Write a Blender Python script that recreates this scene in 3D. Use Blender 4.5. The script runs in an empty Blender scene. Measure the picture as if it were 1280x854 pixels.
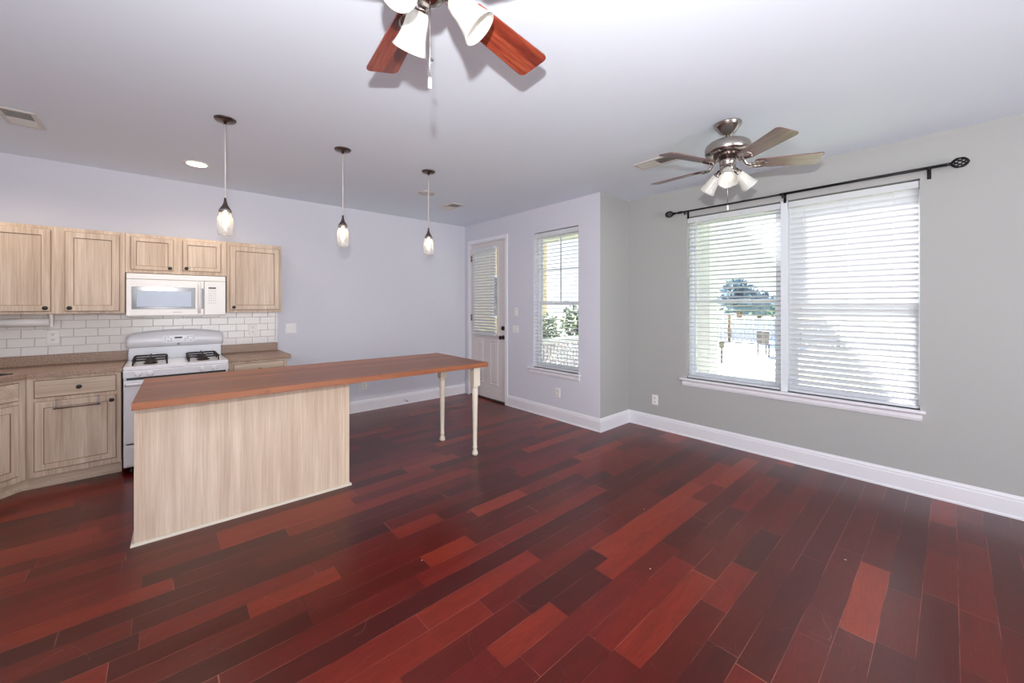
import bpy, bmesh, math, random
from mathutils import Vector, Matrix
random.seed(7)
C = bpy.context.scene.collection
sc = bpy.context.scene
PI = math.pi
R = math.radians
H = 2.74            # ceiling height
# ------------------------------------------------------------------ camera
cam_d = bpy.data.cameras.new('camera')
cam = bpy.data.objects.new('camera', cam_d); C.objects.link(cam)
cam_d.sensor_fit = 'HORIZONTAL'; cam_d.sensor_width = 36.0
cam_d.lens = 490.0/1280*36.0
cam_d.shift_y = -(427-381.6)/1280
cam_d.clip_start = 0.02; cam_d.clip_end = 300
cam.location = (0, 0, 1.4488)
cam.rotation_euler = (PI/2, 0, -0.7288)
sc.camera = cam
# ------------------------------------------------------------------ view / render feel
sc.view_settings.view_transform = 'Standard'
sc.view_settings.look = 'None'
sc.view_settings.exposure = 0.5
sc.view_settings.gamma = 1.0
sc.view_settings.use_curve_mapping = False
sc.cycles.use_denoising = True
sc.cycles.use_light_tree = False
sc.cycles.max_bounces = 8
sc.cycles.diffuse_bounces = 5
sc.cycles.glossy_bounces = 4
sc.cycles.transmission_bounces = 6
sc.cycles.transparent_max_bounces = 16
sc.cycles.caustics_reflective = False
sc.cycles.caustics_refractive = False
sc.cycles.sample_clamp_indirect = 5.0
# ------------------------------------------------------------------ sky
w = bpy.data.worlds.new('sky'); sc.world = w; w.use_nodes = True
nt = w.node_tree; nt.nodes.clear()
wo = nt.nodes.new('ShaderNodeOutputWorld'); bg = nt.nodes.new('ShaderNodeBackground')
tc = nt.nodes.new('ShaderNodeTexCoord'); sx = nt.nodes.new('ShaderNodeSeparateXYZ')
cr = nt.nodes.new('ShaderNodeValToRGB')
cr.color_ramp.elements[0].position = 0.0; cr.color_ramp.elements[0].color = (0.92, 0.96, 1.0, 1)
cr.color_ramp.elements[1].position = 0.9; cr.color_ramp.elements[1].color = (0.50, 0.70, 1.0, 1)
nt.links.new(tc.outputs['Generated'], sx.inputs[0]); nt.links.new(sx.outputs['Z'], cr.inputs[0])
nt.links.new(cr.outputs[0], bg.inputs[0]); bg.inputs[1].default_value = 1.2
nt.links.new(bg.outputs[0], wo.inputs[0])

def light(name, kind, loc, energy, color=(1, 1, 1), **k):
    d = bpy.data.lights.new(name, kind); o = bpy.data.objects.new(name, d); C.objects.link(o)
    o.location = loc; d.energy = energy; d.color = color
    rot = k.pop('rot', None)
    for a, b in k.items(): setattr(d, a, b)
    if rot: o.rotation_euler = rot
    return o
sun = light('sun', 'SUN', (8, 6, 9), 50.0, (1.0, 0.96, 0.9), angle=R(0.5))
sun.rotation_euler = Vector((0.8, 0.7, 1.0)).to_track_quat('Z', 'Y').to_euler()
# the photographer's flash, a hand's width above the lens (every shadow in the room starts there)
light('camera_flash', 'SPOT', (-0.05, -0.04, 1.70), 205, (1.0, 0.99, 1.0), shadow_soft_size=0.022, spot_size=R(172), spot_blend=1.0,
      rot=Vector((-0.42, -0.47, -0.47)).to_track_quat('Z', 'Y').to_euler())
# added area fills at invented openings out of view, lifting the ambient light
light('rear_fill', 'AREA', (1.3, -2.95, 1.5), 100, (0.95, 0.96, 1.0), shape='RECTANGLE', size=3.0, size_y=2.0, rot=(PI/2, 0, 0))
light('side_fill', 'AREA', (-1.55, -0.9, 1.5), 38, (0.93, 0.96, 1.0), shape='RECTANGLE', size=2.4, size_y=2.0, rot=(PI/2, 0, -PI/2))

# ------------------------------------------------------------------ materials
def lin(c):
    return tuple(((x/255)/12.92 if x/255 <= 0.04045 else ((x/255+0.055)/1.055)**2.4) for x in c)
class NT:
    def __init__(s, name):
        s.m = bpy.data.materials.new(name); s.m.use_nodes = True; s.t = s.m.node_tree
        s.t.nodes.clear(); s.out = s.n('ShaderNodeOutputMaterial'); s.b = s.n('ShaderNodeBsdfPrincipled')
        s.l(s.b.outputs[0], s.out.inputs[0])
    def n(s, k, **kw):
        x = s.t.nodes.new(k)
        for a, b in kw.items(): setattr(x, a, b)
        return x
    def l(s, a, b): s.t.links.new(a, b)
    def math(s, op, a, b=None, c=None):
        x = s.n('ShaderNodeMath', operation=op)
        for i, v in enumerate((a, b, c)):
            if v is None: continue
            if isinstance(v, (int, float)): x.inputs[i].default_value = v
            else: s.l(v, x.inputs[i])
        return x.outputs[0]
    def ramp(s, fac, stops, interp='LINEAR'):
        x = s.n('ShaderNodeValToRGB'); e = x.color_ramp.elements; x.color_ramp.interpolation = interp
        while len(e) < len(stops): e.new(0.5)
        for i, (p, c) in enumerate(stops): e[i].position = p; e[i].color = (*c, 1)
        s.l(fac, x.inputs[0]); return x.outputs[0]
    def mix(s, fac, a, b, mode='MIX'):
        x = s.n('ShaderNodeMix', data_type='RGBA', blend_type=mode)
        for i, v in ((0, fac), (6, a), (7, b)):
            if isinstance(v, (int, float)): x.inputs[i].default_value = v
            elif isinstance(v, tuple): x.inputs[i].default_value = (*v, 1)
            else: s.l(v, x.inputs[i])
        return x.outputs[2]
    def noise(s, scale, vec, detail=3, rough=0.5):
        x = s.n('ShaderNodeTexNoise'); x.inputs['Scale'].default_value = scale
        x.inputs['Detail'].default_value = detail; x.inputs['Roughness'].default_value = rough
        s.l(vec, x.inputs['Vector']); return x.outputs['Fac']
    def coord(s, scale=(1, 1, 1), kind='Object', loc=(0, 0, 0)):
        t = s.n('ShaderNodeTexCoord'); m = s.n('ShaderNodeMapping'); m.inputs['Scale'].default_value = scale
        m.inputs['Location'].default_value = loc
        s.l(t.outputs[kind], m.inputs[0]); return m.outputs[0]
    def bump(s, h, strength=0.1, dist=0.002):
        x = s.n('ShaderNodeBump'); x.inputs['Strength'].default_value = strength; x.inputs['Distance'].default_value = dist
        s.l(h, x.inputs['Height']); s.l(x.outputs[0], s.b.inputs['Normal'])
    def set(s, **k):
        for a, b in k.items():
            i = s.b.inputs[a.replace('_', ' ')]
            if isinstance(b, (int, float)): i.default_value = b
            elif isinstance(b, tuple): i.default_value = (*b, 1) if len(b) == 3 else b
            else: s.l(b, i)
def pbr(name, rgb, rough=0.5, metal=0.0, var=0.04, scale=6.0, coat=0.0, **k):
    q = NT(name); c = lin(rgb)
    f = q.noise(scale, q.coord())
    q.set(Base_Color=q.mix(f, tuple(x*(1-var) for x in c), tuple(min(1, x*(1+var)) for x in c)), Roughness=rough, Metallic=metal)
    if coat: q.set(Coat_Weight=coat, Coat_Roughness=0.08)
    for a, b in k.items(): q.set(**{a: b})
    return q.m
def paint(name, rgb, rough=0.75):
    q = NT(name); c = lin(rgb); v = q.coord()
    f = q.noise(1.3, v, 2); g = q.noise(260, v, 2)
    q.set(Base_Color=q.mix(f, tuple(x*0.98 for x in c), tuple(min(1, x*1.02) for x in c)), Roughness=rough, Specular_IOR_Level=0.3)
    q.bump(g, 0.06, 0.001); return q.m
def pickled(name, light_, dark, glaze=False, axis='z', rough=0.5):
    """whitewashed wood: soft vertical streaks of pale paint over brown grain"""
    q = NT(name)
    sc_ = {'z': (14, 14, 0.9), 'x': (0.9, 14, 14), 'y': (14, 0.9, 14)}[axis]
    f1 = q.noise(1.0, q.coord(sc_), 5, 0.6)
    sc2 = {'z': (115, 115, 2.6), 'x': (2.6, 115, 115), 'y': (115, 2.6, 115)}[axis]
    f2 = q.noise(1.0, q.coord(sc2), 3, 0.6); f3 = q.noise(2.2, q.coord((1, 1, 0.6)), 2)
    f = q.math('ADD', q.math('MULTIPLY', f1, 0.45), q.math('ADD', q.math('MULTIPLY', f2, 0.33), q.math('MULTIPLY', f3, 0.22)))
    q.set(Base_Color=q.ramp(f, [(0.37, lin(dark)), (0.5, tuple((a+b)/2 for a, b in zip(lin(light_), lin(dark)))), (0.61, lin(light_))]), Roughness=rough, Specular_IOR_Level=0.35)
    q.bump(f2, 0.1, 0.001); return q.m
def thinglass(name, tint=(1, 1, 1), gloss=0.08, rough=0.02):
    q = NT(name); q.t.nodes.remove(q.b)
    tr = q.n('ShaderNodeBsdfTransparent'); tr.inputs[0].default_value = (*tint, 1)
    gl = q.n('ShaderNodeBsdfGlossy'); gl.inputs['Roughness'].default_value = rough
    fr = q.n('ShaderNodeLayerWeight'); fr.inputs[0].default_value = 0.35
    mx = q.n('ShaderNodeMixShader')
    q.l(q.math('ADD', q.math('MULTIPLY', fr.outputs['Facing'], 0.35), gloss), mx.inputs[0])
    q.l(tr.outputs[0], mx.inputs[1]); q.l(gl.outputs[0], mx.inputs[2]); q.l(mx.outputs[0], q.out.inputs[0]); return q.m
def emit(name, rgb, s):
    q = NT(name); q.set(Base_Color=(0.9, 0.9, 0.9), Emission_Color=lin(rgb), Emission_Strength=s); return q.m
def translucent(name, rgb, t=0.4, rough=0.5, spec=0.4):
    q = NT(name); v = q.coord(); f = q.noise(22, v, 3); c = lin(rgb)
    col = q.mix(f, tuple(x*0.96 for x in c), tuple(min(1, x*1.03) for x in c))
    q.set(Base_Color=col, Roughness=rough, Specular_IOR_Level=spec)
    tr = q.n('ShaderNodeBsdfTranslucent'); q.l(col, tr.inputs[0]); mx = q.n('ShaderNodeMixShader'); mx.inputs[0].default_value = t
    q.l(q.b.outputs[0], mx.inputs[1]); q.l(tr.outputs[0], mx.inputs[2]); q.l(mx.outputs[0], q.out.inputs[0]); return q.m

def floor_mat():
    q = NT('cherry_floor_planks'); W = 0.121
    t = q.n('ShaderNodeTexCoord'); s = q.n('ShaderNodeSeparateXYZ'); q.l(t.outputs['Object'], s.inputs[0])
    x, y = s.outputs[0], s.outputs[1]
    yy = q.math('DIVIDE', q.math('SUBTRACT', y, 0.218), W)
    row = q.math('FLOOR', yy); fy = q.math('SUBTRACT', yy, row)
    def wn1(v):
        a = q.n('ShaderNodeTexWhiteNoise', noise_dimensions='1D'); q.l(v, a.inputs['W']); return a.outputs['Value']
    r1 = wn1(row); r2 = wn1(q.math('ADD', row, 57.3))
    L = q.math('ADD', 0.45, q.math('MULTIPLY', r2, 0.75))
    xx = q.math('DIVIDE', q.math('ADD', x, q.math('MULTIPLY', r1, 9.0)), L)
    # vary the joint spacing inside a row
    xw = q.math('ADD', xx, q.math('MULTIPLY', q.math('SINE', q.math('ADD', q.math('MULTIPLY', xx, 2.1), q.math('MULTIPLY', r2, 20))), 0.28))
    col = q.math('FLOOR', xw); fx = q.math('SUBTRACT', xw, col)
    cv = q.n('ShaderNodeCombineXYZ'); q.l(row, cv.inputs[0]); q.l(col, cv.inputs[1])
    wn = q.n('ShaderNodeTexWhiteNoise', noise_dimensions='2D'); q.l(cv.outputs[0], wn.inputs['Vector'])
    rv = wn.outputs['Value']; rc = wn.outputs['Color']
    sep = q.n('ShaderNodeSeparateColor'); q.l(rc, sep.inputs[0])
    base = q.ramp(rv, [(0.0, lin((68, 14, 10))), (0.25, lin((76, 16, 11))), (0.55, lin((92, 21, 13))), (0.8, lin((110, 27, 16))), (1.0, lin((134, 44, 24)))])
    # grain, offset per plank
    off = q.n('ShaderNodeCombineXYZ'); q.l(q.math('MULTIPLY', rv, 40), off.inputs[0]); q.l(q.math('MULTIPLY', sep.outputs[1], 40), off.inputs[1])
    ad = q.n('ShaderNodeVectorMath', operation='ADD'); q.l(t.outputs['Object'], ad.inputs[0]); q.l(off.outputs[0], ad.inputs[1])
    mp = q.n('ShaderNodeMapping'); mp.inputs['Scale'].default_value = (2.6, 15, 1); q.l(ad.outputs[0], mp.inputs[0])
    mp2 = q.n('ShaderNodeMapping'); mp2.inputs['Scale'].default_value = (12, 120, 1); q.l(ad.outputs[0], mp2.inputs[0])
    g1 = q.noise(1.0, mp.outputs[0], 5, 0.62); g2 = q.noise(1.0, mp2.outputs[0], 3, 0.6)
    c1 = q.mix(q.math('MULTIPLY', g1, 1.0), q.mix(1.0, base, (0.58, 0.54, 0.54), 'MULTIPLY'), q.mix(1.0, base, (1.4, 1.36, 1.3), 'MULTIPLY'))
    c2 = q.mix(0.45, c1, q.mix(1.0, c1, q.ramp(g2, [(0.3, (0.62, 0.6, 0.6)), (0.7, (1.25, 1.25, 1.25))]), 'MULTIPLY'))
    # joints: dark hairline between planks, worn pale here and there
    dy = q.math('MULTIPLY', q.math('MINIMUM', fy, q.math('SUBTRACT', 1.0, fy)), W)
    dx = q.math('MULTIPLY', q.math('MINIMUM', fx, q.math('SUBTRACT', 1.0, fx)), L)
    d = q.math('MINIMUM', dy, dx)
    j = q.math('SUBTRACT', 1.0, q.math('MINIMUM', q.math('DIVIDE', d, 0.0016), 1.0))
    wear = q.noise(3.0, t.outputs['Object'], 3)
    jc = q.ramp(wear, [(0.42, lin((30, 10, 9))), (0.56, lin((176, 110, 92)))])
    c3 = q.mix(q.math('MULTIPLY', j, 0.75), c2, jc)
    # fine scratches and scuffs
    v = q.n('ShaderNodeTexVoronoi', feature='DISTANCE_TO_EDGE'); v.inputs['Scale'].default_value = 3.1; 
    dn = q.n('ShaderNodeTexNoise'); dn.inputs['Scale'].default_value = 2.2; q.l(t.outputs['Object'], dn.inputs['Vector'])
    va = q.n('ShaderNodeVectorMath', operation='ADD'); q.l(t.outputs['Object'], va.inputs[0]); dsc = q.n('ShaderNodeVectorMath', operation='SCALE'); dsc.inputs['Scale'].default_value = 0.22; q.l(dn.outputs['Color'], dsc.inputs[0]); q.l(dsc.outputs[0], va.inputs[1]); q.l(va.outputs[0], v.inputs['Vector'])
    scr = q.math('MULTIPLY', q.math('LESS_THAN', v.outputs['Distance'], 0.0022), q.math('GREATER_THAN', q.noise(4.0, t.outputs['Object'], 4), 0.56))
    c4 = q.mix(q.math('MULTIPLY', scr, 0.10), c3, lin((205, 160, 148)))
    q.set(Base_Color=c4, Specular_IOR_Level=0.27, Coat_Weight=0.26, Coat_Roughness=0.28)
    rr = q.noise(1.6, t.outputs['Object'], 3)
    q.set(Roughness=q.math('ADD', 0.28, q.math('ADD', q.math('MULTIPLY', rr, 0.05), q.math('MULTIPLY', scr, 0.05))))
    q.bump(q.math('SUBTRACT', q.math('MULTIPLY', g1, 0.04), j), 0.10, 0.0012)
    return q.m
def butcher_mat():
    q = NT('stained_butcher_block'); t = q.n('ShaderNodeTexCoord'); s = q.n('ShaderNodeSeparateXYZ'); q.l(t.outputs['Object'], s.inputs[0])
    yy = q.math('DIVIDE', s.outputs[1], 0.115); row = q.math('FLOOR', yy); fy = q.math('SUBTRACT', yy, row)
    a = q.n('ShaderNodeTexWhiteNoise', noise_dimensions='1D'); q.l(row, a.inputs['W'])
    base = q.ramp(a.outputs['Value'], [(0, lin((136, 84, 58))), (1, lin((172, 110, 74)))])
    off = q.n('ShaderNodeCombineXYZ'); q.l(q.math('MULTIPLY', a.outputs['Value'], 30), off.inputs[0])
    ad = q.n('ShaderNodeVectorMath', operation='ADD'); q.l(t.outputs['Object'], ad.inputs[0]); q.l(off.outputs[0], ad.inputs[1])
    mp = q.n('ShaderNodeMapping'); mp.inputs['Scale'].default_value = (1.4, 22, 22); q.l(ad.outputs[0], mp.inputs[0])
    g = q.noise(1.0, mp.outputs[0], 5, 0.65)
    c = q.mix(g, q.mix(1.0, base, (0.5, 0.46, 0.46), 'MULTIPLY'), q.mix(1.0, base, (1.4, 1.3, 1.2), 'MULTIPLY'))
    k = q.noise(7.5, q.coord((1, 2.2, 2.2)), 2)
    c = q.mix(q.math('MULTIPLY', q.math('SUBTRACT', k, 0.66), 7.0), c, lin((70, 30, 18)))
    j = q.math('LESS_THAN', q.math('MINIMUM', fy, q.math('SUBTRACT', 1.0, fy)), 0.012)
    c = q.mix(q.math('MULTIPLY', j, 0.5), c, lin((70, 36, 26)))
    q.set(Base_Color=c, Roughness=0.38, Specular_IOR_Level=0.45); q.bump(g, 0.05, 0.001); return q.m
def tile_mat():
    return pbr('white_glazed_subway_tile', (226, 222, 218), 0.18, var=0.02, scale=3)
def laminate_mat():
    q = NT('speckled_brown_laminate'); v = q.coord()
    f = q.noise(160, v, 4, 0.7); g = q.noise(9, v, 2)
    c = q.ramp(f, [(0.34, lin((112, 86, 72))), (0.5, lin((158, 128, 108))), (0.66, lin((194, 168, 146)))])
    q.set(Base_Color=q.mix(q.math('MULTIPLY', g, 0.25), c, lin((140, 110, 92))), Roughness=0.4); return q.m

M = {}
M['floor'] = floor_mat()
M['ceiling'] = paint('ceiling_white', (230, 238, 248), 0.85)
M['greige'] = paint('wall_greige', (174, 174, 171), 0.8)
M['lavender'] = paint('wall_pale_lavender', (213, 213, 221), 0.8)
M['trim'] = pbr('white_trim_paint', (232, 230, 234), 0.4, var=0.015)
M['door'] = pbr('white_door_paint', (220, 212, 210), 0.45, var=0.015)
M['vinyl'] = pbr('white_vinyl', (226, 230, 234), 0.4, var=0.01)
M['blind'] = translucent('white_blind_slats', (236, 237, 240), 0.30, 0.45)
M['plastic'] = pbr('white_plastic', (235, 232, 228), 0.35, var=0.01)
M['cab'] = pickled('pickled_maple', (224, 205, 185), (178, 154, 132))
M['cabh'] = pickled('pickled_maple_crosswise', (222, 203, 182), (178, 154, 132), axis='x')
M['glaze'] = pbr('brown_groove_glaze', (136, 106, 82), 0.6, var=0.2, scale=30)
M['island'] = pickled('pickled_oak_panel', (234, 215, 193), (200, 175, 152))
M['butcher'] = butcher_mat()
M['legpaint'] = pbr('cream_leg_paint', (226, 216, 198), 0.4, var=0.03)
M['enamel'] = pbr('white_range_enamel', (232, 232, 236), 0.22, var=0.01)
M['enamelgrey'] = pbr('pale_grey_enamel', (224, 224, 228), 0.3, var=0.01)
M['black'] = pbr('black_enamel', (18, 17, 18), 0.35, var=0.1)
M['iron'] = pbr('cast_iron', (44, 36, 34), 0.5, 0.2, var=0.3, scale=60)
M['rodblack'] = pbr('black_rod_metal', (22, 20, 24), 0.35, 0.5, var=0.1)
M['nickel'] = pbr('brushed_nickel', (176, 168, 162), 0.24, 1.0, var=0.08, scale=30)
M['darknickel'] = pbr('dark_bronze_nickel', (112, 98, 92), 0.3, 1.0, var=0.1, scale=30)
M['chrome'] = pbr('satin_steel', (200, 198, 196), 0.2, 1.0, var=0.03)
M['bronze'] = pbr('dark_bronze', (58, 48, 44), 0.3, 0.9, var=0.1)
M['shade'] = translucent('alabaster_glass', (226, 225, 220), 0.35, 0.25, 0.6)
M['tile'] = tile_mat()
M['grout'] = pbr('grey_grout', (186, 182, 178), 0.9, var=0.08, scale=40)
M['laminate'] = laminate_mat()
M['glass'] = thinglass('window_glass', (0.97, 0.99, 1.0), 0.03, 0.01)
def jarglass():
    m = thinglass('clear_jar_glass', (0.98, 0.98, 0.97), 0.08, 0.03); t = m.node_tree
    out = [n for n in t.nodes if n.type == 'OUTPUT_MATERIAL'][0]; old = out.inputs[0].links[0].from_socket
    df = t.nodes.new('ShaderNodeBsdfTranslucent'); df.inputs[0].default_value = (0.95, 0.93, 0.9, 1)
    d2 = t.nodes.new('ShaderNodeBsdfDiffuse'); d2.inputs[0].default_value = (0.95, 0.93, 0.9, 1)
    m1 = t.nodes.new('ShaderNodeMixShader'); t.links.new(df.outputs[0], m1.inputs[1]); t.links.new(d2.outputs[0], m1.inputs[2])
    m2 = t.nodes.new('ShaderNodeMixShader'); m2.inputs[0].default_value = 0.15
    t.links.new(old, m2.inputs[1]); t.links.new(m1.outputs[0], m2.inputs[2]); t.links.new(m2.outputs[0], out.inputs[0]); return m
M['jar'] = jarglass()
M['ovenglass'] = pbr('dark_oven_glass', (70, 72, 80), 0.12, var=0.05)
M['mwglass'] = pbr('mirrored_microwave_screen', (132, 137, 146), 0.42, 0.6, var=0.03)
M['mwdark'] = pbr('charcoal_door_border', (74, 76, 86), 0.15, var=0.05)
M['bulb'] = emit('warm_filament_bulb', (255, 228, 190), 14)
M['fanbulb'] = emit('white_bulb', (255, 246, 232), 1.3)
M['recess'] = emit('recessed_lamp_face', (255, 236, 205), 9)
for k_ in ('bulb', 'fanbulb', 'recess'): M[k_].cycles.emission_sampling = 'NONE'
M['grey'] = pbr('grey_print', (150, 150, 152), 0.5)
M['label'] = pbr('pale_grey_print', (196, 196, 196), 0.5)
M['dark'] = pbr('dark_void', (30, 28, 27), 0.8)  # near-black for unlit gaps, also the door stop tip
M['threshold'] = pbr('dark_bronze_threshold', (52, 34, 28), 0.4)
M['vent'] = pbr('vent_enamel', (206, 200, 194), 0.4)
M['rose'] = None
def rose():
    q = NT('rosewood_blade'); f = q.noise(1.0, q.coord((3, 46, 46)), 5, 0.65); g = q.noise(1.0, q.coord((14, 200, 200)), 3)
    c = q.ramp(f, [(0.3, lin((84, 32, 24))), (0.5, lin((132, 54, 37))), (0.68, lin((172, 86, 58)))])
    q.set(Base_Color=q.mix(0.3, c, q.mix(1.0, c, q.ramp(g, [(0.35, (0.6, 0.55, 0.5)), (0.65, (1.2, 1.2, 1.2))]), 'MULTIPLY')), Roughness=0.3, Coat_Weight=0.4, Coat_Roughness=0.15)
    return q.m
M['rose'] = rose()
def rose_sheen():
    q = NT('rosewood_grey_sheen'); f = q.noise(1.0, q.coord((3, 46, 46)), 5, 0.65)  # same rosewood, grey glancing sheen painted into the colour
    q.set(Base_Color=q.ramp(f, [(0.3, lin((88, 56, 54))), (0.55, lin((112, 78, 74))), (0.7, lin((130, 98, 94)))]), Roughness=0.3, Coat_Weight=0.4, Coat_Roughness=0.15)
    return q.m
M['rosesheen'] = rose_sheen()

# ------------------------------------------------------------------ mesh helpers
class B:
    """a bmesh being filled; everything is given in world metres, an optional matrix places it"""
    def __init__(s, mx=None): s.b = bmesh.new(); s.mx = mx; s.mats = []; s.sm = False
    def mi(s, m):
        if m is None: return 0
        if m not in s.mats: s.mats.append(m)
        return s.mats.index(m)
    def v(s, p):
        p = Vector(p)
        return s.b.verts.new(s.mx @ p if s.mx else p)
    def f(s, vs, m=None, smooth=False):
        try: f = s.b.faces.new(vs)
        except ValueError: return None
        f.material_index = s.mi(m); f.smooth = smooth; return f
    def box(s, x0, x1, y0, y1, z0, z1, m=None, bev=0.0, seg=1):
        vs = [s.v((x, y, z)) for x in (x0, x1) for y in (y0, y1) for z in (z0, z1)]
        fs = [s.f([vs[i] for i in q], m) for q in ((0, 1, 3, 2), (4, 6, 7, 5), (0, 4, 5, 1), (2, 3, 7, 6), (0, 2, 6, 4), (1, 5, 7, 3))]
        if bev > 0:
            es = list({e for f in fs for e in f.edges})
            bmesh.ops.bevel(s.b, geom=es, offset=bev, segments=seg, affect='EDGES', profile=0.5, material=-1)
    def rings(s, rs, m=None, smooth=True, cap0=True, cap1=True, closed=True):
        """loft a list of vertex-position rings"""
        R_ = [[s.v(p) for p in r] for r in rs]; n = len(R_[0])
        for a, b in zip(R_, R_[1:]):
            for i in range(n if closed else n-1):
                s.f([a[i], a[(i+1) % n], b[(i+1) % n], b[i]], m, smooth)
        if cap0: s.f(R_[0][::-1], m)
        if cap1: s.f(R_[-1], m)
    def lathe(s, prof, o=(0, 0, 0), ax=(0, 0, 1), m=None, n=24, caps=True, smooth=True):
        """prof: list of (radius, height along ax)"""
        q = Vector(ax).normalized().to_track_quat('Z', 'Y').to_matrix(); o = Vector(o); rs = []
        for r, h in prof:
            rs.append([o + q @ Vector((max(r, 1e-5)*math.cos(2*PI*i/n), max(r, 1e-5)*math.sin(2*PI*i/n), h)) for i in range(n)])
        s.rings(rs, m, smooth, caps, caps)
    def rod(s, a, b, r, m=None, n=12, r2=None):
        a, b = Vector(a), Vector(b)
        s.lathe([(r, 0), (r if r2 is None else r2, (b-a).length)], a, b-a, m, n)
    def tube(s, pts, r, m=None, n=8, flat=None):
        pts = [Vector(p) for p in pts]; rs = []; up = None
        for i, p in enumerate(pts):
            t = (pts[min(i+1, len(pts)-1)]-pts[max(i-1, 0)]).normalized()
            if up is None: up = t.orthogonal().normalized()
            up = (up - t*up.dot(t)).normalized(); sd = t.cross(up)
            rs.append([p + up*r*math.cos(2*PI*k/n) + sd*(r if flat is None else flat)*math.sin(2*PI*k/n) for k in range(n)])
        s.rings(rs, m)
    def prism(s, poly, z0, z1, m=None):
        """poly: list of (x,y); vertical walls"""
        s.rings([[(x, y, z0) for x, y in poly], [(x, y, z1) for x, y in poly]], m, False)
    def sweep(s, prof, a, b, out, m=None, m0=0, m1=0):
        """profile list of (outward, up) swept from a to b; out = horizontal outward direction"""
        a, b, out = Vector(a), Vector(b), Vector(out)
        d = (b-a).normalized()
        s.rings([[p + out*u + d*(u*e) + Vector((0, 0, z)) for u, z in prof] for p, e in ((a, -m0), (b, m1))], m, False)
    def panel(s, o, u, n, w, h, steps, m=None, back=0.0):
        """rectangle loft: o = lower left corner, u = width dir, n = outward; steps = (inset, height, material)"""
        o, u, n = Vector(o), Vector(u).normalized(), Vector(n).normalized(); z = Vector((0, 0, 1)); rs = []
        st = [(0, back, m)] + list(steps)
        for i, d, _ in st:
            rs.append([s.v(o + u*a + z*c + n*d) for a, c in ((i, i), (w-i, i), (w-i, h-i), (i, h-i))])
        for k, (a, b) in enumerate(zip(rs, rs[1:])):
            for i in range(4): s.f([a[i], a[(i+1) % 4], b[(i+1) % 4], b[i]], st[k+1][2] or m)
        s.f(rs[-1], st[-1][2] or m); s.f(rs[0][::-1], m)
    def frame_box(s, o, u, n, w, h, t, d, m=None, back=0.0):
        """picture frame of bar width t and depth d"""
        o, u, n = Vector(o), Vector(u).normalized(), Vector(n).normalized(); z = Vector((0, 0, 1))
        for a0, a1, c0, c1 in ((0, w, 0, t), (0, w, h-t, h), (0, t, t, h-t), (w-t, w, t, h-t)):
            s.obox(o, u, n, a0, a1, c0, c1, back, back+d, m)
    def obox(s, o, u, n, a0, a1, c0, c1, d0, d1, m=None):
        o, u, n = Vector(o), Vector(u).normalized(), Vector(n).normalized(); z = Vector((0, 0, 1))
        vs = [s.v(o+u*a+n*d+z*c) for a in (a0, a1) for d in (d0, d1) for c in (c0, c1)]
        for q in ((0, 1, 3, 2), (4, 6, 7, 5), (0, 4, 5, 1), (2, 3, 7, 6), (0, 2, 6, 4), (1, 5, 7, 3)): s.f([vs[i] for i in q], m)

def root_of(o):
    while o.parent: o = o.parent
    return o
def obj(name, b, mat=None, parent=None, label=None, recalc=True):
    me = bpy.data.meshes.new(name)
    bmesh.ops.remove_doubles(b.b, verts=b.b.verts, dist=1e-6)
    if recalc: bmesh.ops.recalc_face_normals(b.b, faces=b.b.faces)
    if parent is not None:
        rt = root_of(parent)
        mw = Matrix.LocRotScale(rt.location, rt.rotation_euler, None)
        bmesh.ops.transform(b.b, matrix=mw.inverted(), verts=b.b.verts)
    b.b.to_mesh(me); b.b.free()
    for m in (b.mats if b.mats else [mat]): me.materials.append(m)
    if b.mats and b.mats[0] is None: me.materials[0] = mat
    o = bpy.data.objects.new(name, me); C.objects.link(o)
    if parent is not None: o.parent = parent
    if label: o['label'] = label
    return o
def tag(o, label, cat, group=None):
    o['label'] = label; o['category'] = cat
    if group: o['group'] = group
    return o
def thing(name, label, cat, loc=(0, 0, 0), rz=0.0, group=None):
    o = bpy.data.objects.new(name, None); o.empty_display_size = 0.1; C.objects.link(o)
    o.location = loc; o.rotation_euler = (0, 0, rz)
    return tag(o, label, cat, group)
def struct(name, b, mat=None, parent=None):
    o = obj(name, b, mat, parent)
    if parent is None: o['kind'] = 'structure'
    return o
def copy_tree(o, parent=None):
    c = o.copy(); C.objects.link(c)
    if parent: c.parent = parent
    for ch in list(o.children): copy_tree(ch, c)
    return c

# ------------------------------------------------------------------ room shell
XR, YK, YB, XE = 4.33, 5.344, 2.667, 3.73       # right wall, kitchen wall, jog, entry wall
XL, YR = -1.65, -3.10                            # unseen left and rear walls
T = 0.14
b = B(); b.box(XL-T, XR+T, YR-T, YK+T, -0.12, 0); struct('floor', b, M['floor'])
b = B(); b.box(XL-T, XR+T, YR-T, YK+T, H, H+0.12); struct('ceiling', b, M['ceiling'])
def wall_holes(b, axis, c0, c1, a0, a1, holes, m=None):
    """wall slab with rectangular holes; axis 'x' = slab of constant x running along y"""
    def bx(p0, p1, z0, z1):
        if p1-p0 < 1e-4 or z1-z0 < 1e-4: return
        if axis == 'x': b.box(c0, c1, p0, p1, z0, z1, m)
        else: b.box(p0, p1, c0, c1, z0, z1, m)
    cur = a0
    for h0, h1, z0, z1 in sorted(holes):
        bx(cur, h0, 0, H); bx(h0, h1, 0, z0); bx(h0, h1, z1, H); cur = h1
    bx(cur, a1, 0, H)
WB = (0.159, 1.947, 0.644, 2.42)                 # big window opening
WS = (2.981, 3.742, 0.62, 2.412)                 # small window opening
DO = (4.318, 5.193, 0.0, 2.428)                  # entry door opening
b = B(); wall_holes(b, 'x', XR, XR+T, YR-T, YB, [WB]); struct('wall_right', b, M['greige'])
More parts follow.
